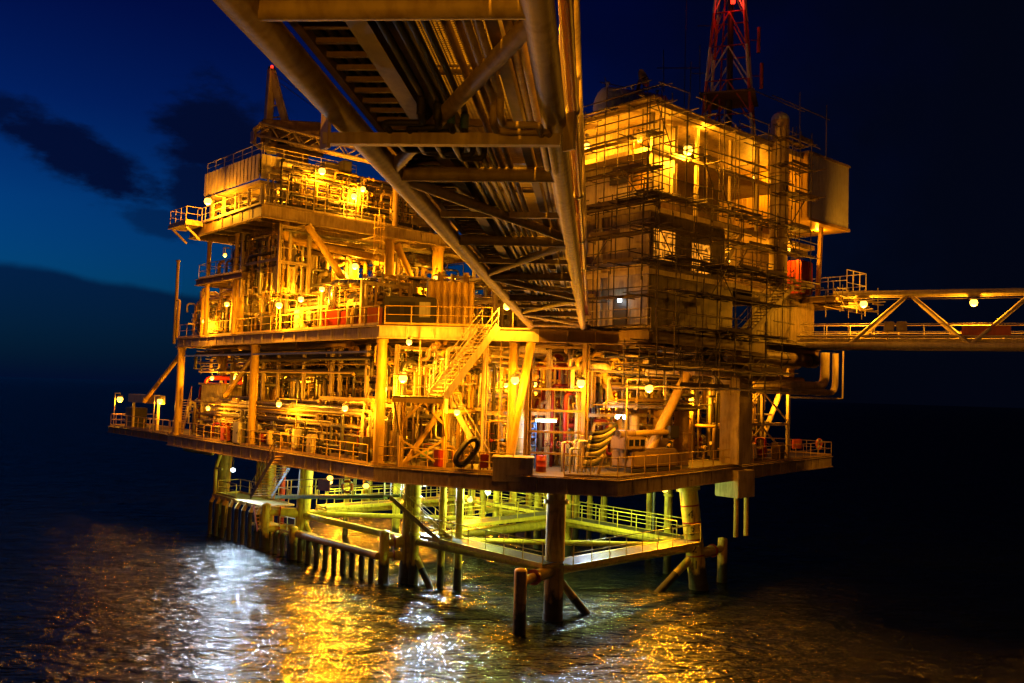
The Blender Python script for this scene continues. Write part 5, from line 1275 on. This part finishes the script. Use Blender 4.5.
# ================================================================== SCAFFOLDING
def scaffold(label, plane, fixed, s0, s1, z0, z1, seed, bay=1.7, lift=1.75, depth=1.15, boards=1.0):
    """tube scaffold in front of a face: plane 'A' stands at a = fixed and runs along b, plane 'B' the other way"""
    R = random.Random(seed)
    Wp = (lambda s, o, z: W(fixed - o, s, z)) if plane == 'A' else (lambda s, o, z: W(s, fixed - o, z))
    t = thing('scaffold', label, 'scaffold', Wp(s0, 0, z0))
    n = max(2, round((s1 - s0) / bay)); k = max(1, round((z1 - z0) / lift))
    for i in range(n + 1):
        s = s0 + (s1 - s0) * i / n + R.uniform(-.35, .35)
        for o in (0, depth):
            zz = z0 - R.uniform(0, .6)
            while zz < z1:
                e = zz + R.uniform(2.4, 6.0); d1 = R.uniform(-.06, .06)
                tube('standard', Wp(s + R.uniform(-.03, .03), o, zz), Wp(s + d1, o, min(e, z1 + R.uniform(.2, 1.5))), .034, 'scaf', t, 6); zz = e - .2; s += R.uniform(-.09, .09)
    for j in range(k + 1):
        z = z0 + (z1 - z0) * j / k + R.uniform(-.15, .15)
        for o in (0, depth):
            for zz in (z, z + .5, z + 1.0):
                a = s0 - R.uniform(.1, 1.1)
                while a < s1:
                    l = R.uniform(2.0, 6.0)
                    if R.random() < (.9 if zz == z else .33): tube('ledger', Wp(a, o + .05, zz + R.uniform(-.07, .07)), Wp(min(a + l, s1 + R.uniform(.2, 1.3)), o + .05, zz + R.uniform(-.07, .07)), .034, 'scaf', t, 6)
                    a += l + R.uniform(-.3, .9)
        for i in range(n + 1):
            s = s0 + (s1 - s0) * i / n + R.uniform(-.2, .2); tube('transom', Wp(s, -.25, z + .06), Wp(s, depth + R.uniform(.1, 1.0), z + .06), .034, 'scaf', t, 6)
        if R.random() < boards:
            for o in (.1, .36, .62, .88):
                a = s0 - R.uniform(0, .6)
                while a < s1:
                    l = R.uniform(2.2, 3.9); zt_ = z + .115 + R.uniform(0, .03)
                    if R.random() < .85: bar('board', Wp(a, o + .1, zt_), Wp(min(a + l, s1 + .6), o + .1, zt_ + R.uniform(-.02, .02)), .23, .04, 'board', t)
                    a += l + .02
            for q_ in range(max(1, n // 3)):
                a = R.uniform(s0, s1 - 1.5); bar('toe_board', Wp(a, depth + .02, z + .24), Wp(a + R.uniform(1.5, 3), depth + .02, z + .24), .03, .2, 'board', t)
    for i in range(max(2, n // 2)):
        s = R.uniform(s0, s1 - 1.6); z = z0 + (z1 - z0) / k * R.randrange(k); tube('diagonal', Wp(s, depth + .06, z), Wp(s + R.choice((-1, 1)) * 1.6, depth + .06, z + lift), .034, 'scaf', t, 6)
    return t
scaffold('scaffold on the lower right face of the quarters', 'A', QA - 1.9, 5.0, 15.5, ZM - 2.0, S[1] + .2, 1)
scaffold('scaffold on the middle right face with the glowing reflection panes', 'A', QA - .6, 4.6, 16.5, S[1] + .25, S[2] + .2, 2, lift=1.9)
scaffold('scaffold on the top right face below the roof edge', 'A', QA - .9, 5.0, 17, S[2] + .3, S[4] - .5, 3, boards=.0, lift=2.6)
scaffold('scaffold on the lower left face of the quarters behind the bridge', 'B', QB0 - .8, -1.6, 8, ZM + .2, S[2] - .2, 4)
scaffold('scaffold on the upper left face of the quarters with the lamp pole', 'B', QB0 - .7, -1.9, 8, S[2], S[4] - .4, 5)
scaffold('scaffold round the vent stack at the right', 'A', QA - 1.5, 16.6, 19.2, S[1], S[4], 6, bay=1.4)
scaffold('dark scaffold hung below the quarters above the crane machine', 'A', QA - .2, 4.2, 18, ZM - 3.0, ZM - 1.2, 7, lift=.9)
scaffold('scaffold under the right side platform', 'A', -2.6, 22.5, 27, S[1] - 1.0, S[1] - .3, 8, lift=1.2)
t = thing('scaffold_tower', 'stray scaffold poles standing above the quarters roof', 'scaffold', W(0, 8, S[4]))
for px, y0, y1 in ((606, 120, 78), (664, 92, 50), (690, 100, 62), (800, 150, 92), (826, 160, 105), (700, 105, 45)):
    p = PY(px, y0, 56); tube('standard', p, PY(px + R.uniform(-1, 1), y1, 56), .034, 'scaf', t, 6)
for x0_, y0_, x1_, y1_ in ((600, 82, 628, 88), (657, 68, 700, 68), (748, 88, 805, 112), (772, 95, 830, 120), (600, 98, 664, 84)): tube('ledger', PY(x0_, y0_, 56.2), PY(x1_, y1_, 57), .034, 'scaf', t, 6)

# ================================================================== RIGHT-HAND BRIDGE
p0 = G(812, 345, ZM + .1); dirb = Vector((.905, -.425, 0)); nb = Vector((-dirb.y, dirb.x, 0))
LB = 46.0
t = thing('link_bridge', 'yellow triangular truss bridge leaving to the right', 'bridge', p0)
wB = 2.4; hB = 3.45
def lb(s, l, h): return p0 + dirb * s + nb * l + Vector((0, 0, h))
for l in (0, wB): tube('lower_chord', lb(-1, l, 0), lb(LB, l, 0), .20, 'cream', t, 16)
tube('upper_chord', lb(1.2, wB / 2, hB), lb(LB, wB / 2, hB), .24, 'cream', t, 16)
pan = 7.05; s0 = -3.1
k = 0
while s0 + k * pan < LB:
    node = s0 + pan * k + 1.9
    for l in (0, wB):
        if node < 0: continue
        tube('diagonal', lb(node, wB / 2, hB), lb(node + pan / 2, l, .05), .13, 'cream', t, 12)
        if k: tube('diagonal', lb(node, wB / 2, hB), lb(node - pan / 2, l, .05), .13, 'cream', t, 12)
        else: tube('diagonal', lb(node, wB / 2, hB), lb(node + .35, l, .05), .12, 'cream', t, 12)
    tube('cross_tube', lb(node + pan / 2, 0, 0), lb(node + pan / 2, wB, 0), .12, 'cream', t, 12); tube('cross_tube', lb(node, 0, 0), lb(node, wB, 0), .1, 'cream', t, 12)
    k += 1
bar('walkway_plate', lb(-1, wB / 2, .3), lb(LB, wB / 2, .3), 1.5, .06, 'grate', t)
for l in (.45, wB - .45): bar('walkway_channel', lb(-1, l, .25), lb(LB, l, .25), .08, .22, 'cream', t)
for l, r_ in ((.35, .09), (wB - .3, .1), (.15, .05)): tube('service_pipe', lb(-1, l, .62 if r_ < .1 else .5), lb(LB, l, .62 if r_ < .1 else .5), r_, 'cream', t, 10)
tube('cable_conduit', lb(1, wB / 2 - .1, hB - .36), lb(LB, wB / 2 - .1, hB - .36), .035, 'dark', t, 6)
for nm, l in (('near', .42), ('far', wB - .42)): railing('railing on the %s side of the right hand truss bridge' % nm, [lb(-.8, l, .33), lb(LB, l, .33)], 'cream', group='right bridge railings')
t2 = thing('notice_board', 'orange board on the railing of the right hand bridge', 'sign', lb(10.2, .3, .5)); sb = (lb(8.9, .3, .9) + lb(11.6, .3, .9)) / 2
bar('board', lb(8.9, .3, .95), lb(11.6, .3, .95), .05, .62, 'orange', t2); bar('clip', lb(9.3, .34, .6), lb(9.3, .34, 1.35), .06, .04, 'galv', t2)
t2 = thing('junction_cabinet', 'dark box with twin doors on the right hand bridge railing', 'cabinet', lb(4.9, .3, .4))
for k_ in (0, .75): bbox('box', lb(4.7 + k_, .28, 1.25), (.62, .3, .62), 'cream2', t2, rot=-.44)
bar('shelf', lb(4.3, .28, .9), lb(5.9, .28, .9), .3, .04, 'gold', t2); tube('leg', lb(4.6, .28, .33), lb(4.6, .28, .9), .04, 'gold', t2)
for px, py, lab in ((873, 302, 'hanging lamp under the right hand bridge chord, left one'), (988, 297, 'hanging lamp under the right hand bridge chord, right one')):
    d = ray(px, py); ss = 3.1 if px < 900 else 9.6
    q = lb(ss, wB / 2, hB - .62); lamp(lab, q, 650, r=.2, group='bridge lamps')
q = lb(17.5, wB / 2, hB - .62); lamp('hanging lamp under the right hand bridge chord, farther right', q, 420, r=.2, group='bridge lamps')

# ================================================================== OVERHEAD BRIDGE
dB = Vector((.0904, .9959, 0)); nB = Vector((.9959, -.0904, 0))
def ob(s, l, h): return Vector((0, 0, 12)) + dB * s + nB * l + Vector((0, 0, h))
lL, lR, hL, hU = -3.52, -.62, 3.72, 7.9
S0, S1 = -7.0, 50.2
t = thing('overhead_bridge', 'big steel truss bridge passing overhead to the platform', 'bridge', ob(S1, (lL + lR) / 2, hL))
for l, h, r_, nm in ((lL, hL, .19, 'lower_chord'), (lR, hL, .17, 'lower_chord'), (lL, hU, .17, 'upper_chord'), (lR, hU, .17, 'upper_chord')):
    tube(nm, ob(S0, l, h), ob(S1, l, h), r_, 'beam', t, 20)
nodes = [8.45 + 6.75 * i for i in range(-2, 7)]
for i, s in enumerate(nodes):
    tube('cross_tube', ob(s, lL, hL), ob(s, lR, hL), .13, 'beam', t, 16); tube('top_cross_tube', ob(s, lL, hU), ob(s, lR, hU), .11, 'beam', t, 12)
    for l in (lL, lR):
        tube('post', ob(s, l, hL), ob(s, l, hU), .11, 'beam', t, 12)
        if i < len(nodes) - 1:
            e = (i + (l == lL)) % 2; tube('side_diagonal', ob(s, l, hU if e else hL), ob(s + 6.7, l, hL if e else hU), .10, 'beam', t, 12)
    if i < len(nodes) - 1:
        e = i % 2; tube('plan_diagonal', ob(s + .2, lR if e == 0 else lL, hL), ob(s + 6.5, lL if e == 0 else lR, hL), .105, 'beam', t, 14)
for n_ in nodes[:-1]:
    s = n_ + 3.65
    if n_ > 7 and n_ < 9:
        bar('cross_channel', ob(s, lL - .3, hL - .28), ob(s, lR + .1, hL - .28), .14, .16, 'cream2', t)
        for l in (lL - .28, lR + .22): bar('hanger_plate', ob(s, l, hL - .42), ob(s, l, hL + .1), .2, .05, 'cream2', t)
    else: bar('cross_channel', ob(s, lL, hL + .02), ob(s, lR, hL + .02), .1, .12, 'beam', t)
bar('deck_plate', ob(S0, -2.38, hL + .38), ob(S1, -2.38, hL + .38), .55, .02, 'brown', t)
for l, w_, h_, m in ((-2.55, .18, .24, 'brown'), (-3.28, .1, .2, 'brown'), (-2.66, .1, .2, 'brown'), (-1.14, .14, .26, 'brown'), (-2.12, .1, .22, 'dark')):
    bar('stringer', ob(S0, l, hL + .24), ob(S1, l, hL + .24), w_, h_, m, t)
for l in (-.62 - .26, -.98): tube('stringer_pipe', ob(S0, l, hL + .2), ob(S1, l, hL + .2), .07, 'beam', t, 10)
s = S0
while s < S1:
    bar('tray_rung', ob(s, -3.27, hL + .2), ob(s, -2.68, hL + .2), .06, .06, 'brown', t); s += .42
bar('tray_cover', ob(S0, -2.97, hL + .36), ob(S1, -2.97, hL + .36), .6, .02, 'charcoal', t)
for k in range(4): tube('tray_cable', ob(S0, -3.2 + k * .15, hL + .29), ob(S1, -3.2 + k * .15, hL + .29), .05, 'charcoal', t, 6)
# open steel grating of the walkway: bearing bars and cross rods
v = []; f = []
def gb(p, q, w_, h_):
    x, y, z, L = axes(p, q); b0 = len(v); o = ob(0, 0, 0)
    for e in (p, q):
        for dx, dy in ((-1, -1), (1, -1), (1, 1), (-1, 1)): v.append(tuple(e + x * (dx * w_ / 2) + y * (dy * h_ / 2) - o))
    for i in range(4): j = (i + 1) % 4; f.append((b0 + i, b0 + j, b0 + 4 + j, b0 + 4 + i))
s = S0
while s < S1:
    gb(ob(s, -2.08, hL + .38), ob(s, -1.18, hL + .38), .022, .035); s += .062
for k in range(19): gb(ob(S0, -2.08 + k * .05, hL + .385), ob(S1, -2.08 + k * .05, hL + .385), .012, .03)
o = place('grating', mk('grating', v, f, 'grate2'), Matrix.Translation(ob(0, 0, 0)), t); o['kind'] = 'stuff'
for k_, s in enumerate([8.8 + 2.23 * i for i in range(-6, 19)]):
    bar('grating_bearer', ob(s, -2.1, hL + .31), ob(s, -1.15, hL + .31), .07, .10, 'beam', t)
railing('railing on the left side of the overhead bridge walkway', [ob(S0, -2.15, hL + .4), ob(S1, -2.15, hL + .4)], 'beam', group='overhead bridge railings', sp=2.2, toe=False)
railing('railing on the right side of the overhead bridge walkway', [ob(S0, -1.1, hL + .4), ob(S1, -1.1, hL + .4)], 'beam', group='overhead bridge railings', sp=2.2, toe=False)
# pipes slung under the walkway, with their expansion loops
tp = thing('bridge_pipes', 'row of dark service pipes slung under the overhead walkway', 'pipework', ob(30, -1.9, hL))
for k, l in enumerate((-2.32, -2.14, -1.99, -1.84, -1.62, -1.48)):
    h = hL + .12; m = 'charcoal' if k in (0, 1, 2, 3) else 'brown'; s1, s2 = 11.4 + .22 * k, 13.0 + .16 * k
    if k < 4:
        pts = [ob(S0, l, h), ob(s1, l, h), ob(s1, l, h - .30), ob(s1 + .25, l, h - .30), ob(s1 + .25, l - .55 + .1 * k, h - .30), ob(s2, l - .55 + .1 * k, h - .30), ob(s2, l + .1, h - .3), ob(s2, l + .1, h), ob(S1, l + .1, h)]
    else: pts = [ob(S0, l, h), ob(S1, l, h)]
    pipe('pipe', pts, .045, m, tp, n=10, bend=.1)
    if k < 4: tube('blue_joint', ob(s1, l, h - .06), ob(s1, l, h - .26), .06, 'blue' if k > 1 else 'charcoal', tp, 10)
for k, l in enumerate((-1.30, -1.42)): pipe('pipe', [ob(S0, l + .04, hL + .05), ob(11.2 + .3 * k, l + .04, hL + .05), ob(11.2 + .3 * k, l + .04, hL - .22), ob(11.6 + .3 * k, l + .04, hL - .22), ob(11.6 + .3 * k, -.78 + .1 * k, hL - .22), ob(14 + .2 * k, -.78 + .1 * k, hL - .22), ob(14 + .2 * k, -.78 + .1 * k, hL + .05), ob(S1, -.78 + .1 * k, hL + .05)], .05, 'beam', tp, n=10, bend=.12)
tp = thing('red_bridge_pipe', 'red fire main running along the right of the overhead bridge', 'pipe', ob(30, -.4, hL + .6)); tube('pipe', ob(S0, -.42, hL + .75), ob(S1, -.42, hL + .75), .09, 'red', tp, 12)
for s in range(2, 50, 6): tube('clamp', ob(s, -.42, hL + .75), ob(s + .1, -.42, hL + .75), .12, 'galv', tp, 10)
for k, (s, pw) in enumerate(((-6, 900), (-1.6, 900), (3, 700), (8.9, 330), (15.6, 300), (22.3, 300), (31, 130), (40, 70))):
    q = ob(s, -1.0, hU - .9)
    lamp('lamp inside the overhead bridge, %s along from the viewer' % ('first', 'second', 'third', 'fourth', 'fifth', 'sixth', 'seventh', 'eighth')[k], q, pw, r=.13, group='bridge lamps')
for k, (s, l) in enumerate(((1.7, -1.6), (-5.05, -2.2), (1.7, -3.0))):  # added lamps, standing in for near-platform light on the bridge underside
    lamp('%s added lamp hung below a cross tube of the overhead bridge above the viewer' % ('first', 'second', 'third')[k], ob(s, l, hL - 2.2), 95, r=.13, group='bridge lamps', drop=1.7)
q = ob(16.0, -1.28, hL + .1); tw = thing('bulkhead_light', 'small white light under the overhead walkway at the second cross tube', 'lamp', q); bbox('lens', q, (.14, .1, .05), 'bulbwhite', tw, rot=0, bev=.01); bbox('housing', q + Vector((0, 0, .06)), (.2, .16, .07), 'galv', tw, rot=0); 
# landing frame of the bridge
t = thing('landing_gantry', 'dark ladder like gantry below the end of the overhead bridge', 'frame', ob(50.4, -2, -3))
for l in (-3.6, -.4): hbeam('post', ob(51, l, -4.2), ob(51, l, hL + .2), .3, .3, 'brown', t)
for h in (-3.4, -2.2, -1, .2, 1.4, 2.6): bar('rung', ob(51, -3.6, h), ob(51, -.4, h), .1, .12, 'brown', t)

# ================================================================== LAMPS OF THE PLATFORM
for px, py, fn, pl, pw, pole, r_, lab in (
    (120, 399, PB, -3.0, 280, ZC, .24, 'starlike lamp on a pole at the tip of the far left deck extension'),
    (160, 401, PB, -3.6, 240, ZC, .20, 'lamp on a pole halfway along the far left deck extension'),
    (208, 201, PB, -7.6, 800, ZU, .22, 'bright lamp on a post at the small upper left balcony'),
    (212, 378, PB, -2.4, 300, None, .13, 'small lamp over the cream cabin, left one'), (234, 377, PB, -1.5, 450, None, .14, 'lamp over the cream cabin, right one'),
    (208, 408, PB, -4.8, 250, ZC, .13, 'short post lamp at the railing before the cream cabin'), (279, 404, PB, -5.0, 420, ZC, .15, 'post lamp at the left cellar railing past the middle column'),
    (316, 379, PB, 1, 500, None, .15, 'lamp deep in the cellar piping, middle of the left side'), (345, 408, PB, -5.4, 400, ZC, .15, 'post lamp near the yellow arch in the cellar piping'),
    (384, 389, PB, -3.5, 420, None, .15, 'small lamp right of the near column'), (403, 378, PY, 48.9, 700, ZC, .2, 'bright lamp just left of the yellow stairway'),
    (409, 342, PY, 48.8, 420, ZC, .13, 'small lamp hung under the cream girder'), (457, 412, PY, 48.6, 320, ZC, .14, 'post lamp under the yellow stairway'),
    (515, 380, PY, 49.6, 300, ZC, .2, 'bright lamp above the lattice platform'), (506, 385, PY, 54, 220, None, .12, 'smaller lamp left of the bright one above the lattice platform'), (535, 384, PY, 58, 250, None, .12, 'small reddish lamp behind the lattice platform'),
    (581, 383, PY, 49.5, 600, ZC, .2, 'bright lamp on a post by the red fire water pipes'), (649, 388, PA, -1.2, 520, ZC, .2, 'lamp on a post behind the crane machine'),
    (775, 390, PA, 3.4, 260, None, .14, 'lamp inside the right end frame'), (735, 385, PA, 4, 240, None, .12, 'small lamp behind the broad rectangular column'),
    (279, 305, PB, -5.0, 650, ZM, .18, 'bright lamp over the left main deck railing'), (301, 299, PB, -4.9, 480, ZM, .15, 'lamp over the main deck piping right of the bright one'), (271, 296, PB, -1.8, 280, None, .13, 'small lamp over the main deck piping left of the bright one'),
    (227, 304, PB, -4.9, 300, ZM, .14, 'lamp low at the far left of the main deck'), (322, 289, PB, -5.0, 420, ZM, .14, 'pole lamp beside the shiny pipe loop'), (204, 321, PB, -4.8, 240, ZM, .12, 'small lamp at the far left end of the main deck'),
    (355, 266, PB, 2.2, 800, None, .2, 'lamp between the columns under the upper deck'), (436, 278, PY, 66, 600, None, .16, 'lamp behind the thickest column under the upper deck'), (435, 298, PY, 54.5, 320, ZM, .14, 'pole lamp above the ribbed exchanger'),
    (507, 306, PY, 49.2, 420, ZM, .17, 'lamp on a post at the head of the yellow stairway'), (250, 262, PB, 0, 650, None, .15, 'lamp high inside the tall pipe rack on the left'), (225, 255, PB, 0, 380, None, .13, 'lamp below the upper deck at the far left'),
    (322, 171, PA, 20.6, 420, ZU, .2, 'floodlight hung before the lit windwall'), (354, 196, PA, 20.4, 380, ZU, .17, 'lamp at the right end of the windwall'), (363, 189, PA, 20.4, 420, ZU, .16, 'pole lamp beside the slant sided housing'),
    (285, 196, PA, 24.5, 260, None, .12, 'small lamp under the windwall near its corner'), (395, 205, PA, 23, 350, None, .13, 'lamp under the slant sided housing'),
    (640, 138, PB, QB0 - .6, 300, S[2] + .2, .17, 'pole lamp on the upper left scaffold of the quarters'), (587, 146, PB, QB0 - .4, 260, None, .16, 'lamp at the left edge of the quarters beside the bridge'),
    (688, 150, PA, QA - .5, 520, None, .24, 'very bright lamp against the yellow wall of the quarters'), (705, 125, PA, QA - .4, 70, None, .15, 'lamp under the roof edge of the quarters'),
    (300, 262, PB, 1, 600, None, .14, 'added fill lamp in the middle of the tall pipe rack'), (330, 320, PB, 3, 500, None, .14, 'added fill lamp behind the dark red bin'), (250, 345, PB, 4, 420, None, .12, 'added fill lamp under the main deck, far left inside'), (300, 420, PB, 3, 420, None, .12, 'added fill lamp behind the left cellar pumps'), (360, 360, PB, 4, 420, None, .12, 'added fill lamp under the main deck left of the near column'), (440, 372, PY, 58, 480, None, .13, 'added fill lamp behind the yellow stairway'), (480, 350, PY, 60, 420, None, .12, 'added fill lamp under the girder right of the stairway'), (480, 430, PY, 57, 420, None, .12, 'added fill lamp behind the lower stair flight'), (610, 400, PY, 58, 420, None, .12, 'added fill lamp behind the short thick brace'), (690, 400, PY, 63, 420, None, .12, 'added fill lamp behind the yellow upright tanks'), (395, 290, PY, 70, 600, None, .14, 'added fill lamp deep under the upper deck'), (470, 285, PY, 66, 500, None, .13, 'added fill lamp beside the bridge deep under the upper deck'), (210, 285, PB, 0, 420, None, .12, 'added fill lamp under the small mezzanine'),  # inner lamps added to brighten the decks
    (754, 178, PA, QA + 2.0, 200, None, .12, 'lamp inside the upper right recess of the quarters'), (728, 262, PA, QA + 1.6, 170, None, .12, 'lamp behind the lit stair of the quarters'), (789, 250, PA, QA - .2, 260, None, .12, 'lamp beside the red steel locker'), (796, 190, PA, QA + .8, 260, None, .12, 'lamp between the vent stack and the ribbed box'), (818, 228, PA, -.5, 160, None, .12, 'lamp under the soffit of the ribbed box')):
    q = fn(px, py, pl)
    arm = None
    if fn is PB and pl < -3.9 and pole is not None: arm = BV * 1.3
    if fn is PY and pl < 50 and pole is not None: arm = Vector((.35, 2.6 if pole == ZC else 1.8, 0))
    if fn is PA and pl < 0 and pole == ZC: arm = AU * 1.6
    lamp(lab, q, pw, pole=pole, r=r_, arm=arm)
t = thing('twin_light', 'pair of small white lights behind the striped hoses', 'lamp', PY(621, 417, 53))
for k in (-.22, .22):
    q = PY(621, 417, 53) + Vector((k, 0, 0)); lathe('lens', [(.001, -.1), (.12, -.06), (.13, .06), (.001, .1)], q, (0, -1, 0), 'bulbwhite', t, 10)
bar('bracket', PY(621, 417, 53) + Vector((-.35, .1, .1)), PY(621, 417, 53) + Vector((.35, .1, .1)), .06, .06, 'galv', t); plight(PY(621, 417, 52.6), 50, (.85, .95, 1), t)
# greenish lamps under the cellar deck, white floodlights on the sea
GRN = (.78, 1.0, .22)
for a, b, pw, lab in ((9, 3, 420, 'greenish lamp under the cellar deck above the long walkway'), (16, 3, 420, 'greenish lamp under the cellar deck above the walkway stairs'), (24, 3, 380, 'greenish lamp under the cellar deck above the ramp'),
                      (6, 10.5, 420, 'greenish lamp under the cellar deck before the rear walkway'), (18, 10, 420, 'greenish lamp under the cellar deck among the conductor pipes'), (31, 3, 250, 'greenish lamp under the cellar deck near the risers')):
    lamp(lab, W(a, b, ZC - 1.75), pw * .9, col=GRN, bulb='bulbgreen', r=.16, group='greenish under deck lamps')
def flood(label, p, aim, pw, col, ang, m='bulbwhite'):
    t = thing('floodlight', label, 'floodlight', p, 'floodlights aimed at the sea'); d = (Vector(aim) - Vector(p)).normalized()
    lathe('housing', [(.001, -.3), (.15, -.28), (.22, 0), (.24, .02), (.2, .02), (.19, -.02)], p, d, 'dark', t, 14); lathe('lens', [(.001, 0), (.19, 0)], Vector(p) + d * .0, d, m, t, 14)
    tube('bracket', Vector(p) - d * .2, Vector(p) + Vector((0, 0, .9)), .04, 'dark', t); plight(Vector(p) + d * .1, pw, col, t, r=.25, spot=rad(ang), aim=aim, blend=1.0)
WH = (.62, .80, 1.0)
def down(label, px, py, b, pw, col, m='bulbwhite', Y=None):
    q = PB(px, py, b) if Y is None else PY(px, py, Y)
    flood(label, q, Vector((q.x * .9, q.y - 10, 0)), pw, col, 118, m)
down('white floodlight under the left deck edge above the boat landing', 233, 470, -2.2, 6500, WH)
down('white floodlight under the near deck corner', 425, 484, 0, 12000, WH, Y=60)
down('white floodlight under the front of the deck beside the front leg', 592, 486, 0, 2600, WH, Y=56)
down('warm floodlight under the left deck edge', 330, 478, -3.6, 7500, SOD, 'bulb')
down('second warm floodlight under the left deck edge', 366, 486, -3.8, 2500, SOD, 'bulb')
down('warm floodlight under the right deck edge', 665, 490, 0, 9000, SOD, 'bulb', Y=58)
for k, px in enumerate((345, 405, 470)):
    down('%s warm floodlight under the far side of the deck' % ('left', 'middle', 'right')[k], px, 455, 0, 15000, SOD, 'bulb', Y=86)
down('warm floodlight inside the jacket behind the front leg', 470, 500, 0, 4000, SOD, 'bulb', Y=62)
down('warm floodlight inside the jacket over the ramp', 330, 482, 3, 8000, SOD, 'bulb')
# added floodlights hidden on the overhead bridge, in place of the near platform's
for k, (s, l, az_, ez_, pw) in enumerate(((30, lL, -12, 12, 7000), (36, lL, -1, 7, 7000), (18, lL, -22, 16, 8000))):
    q = ob(s, l, hU + .45)
    t = thing('floodlight', ['second', 'third', 'first'][k] + ' added warm floodlight on top of the overhead bridge', 'floodlight', q, 'added floodlights on the overhead bridge'); aim = Vector((az_, 56, ez_)); d = (aim - q).normalized()
    lathe('housing', [(.001, -.3), (.15, -.28), (.22, 0), (.24, .02), (.2, .02), (.19, -.02)], q, d, 'dark', t, 14); lathe('lens', [(.001, 0), (.19, 0)], q, d, 'bulb', t, 14)
    tube('bracket', q - d * .2, ob(s, l, hU + .1), .04, 'dark', t); plight(q + d * .1, pw, SOD, t, r=.2, spot=rad(52), aim=aim, blend=.9)
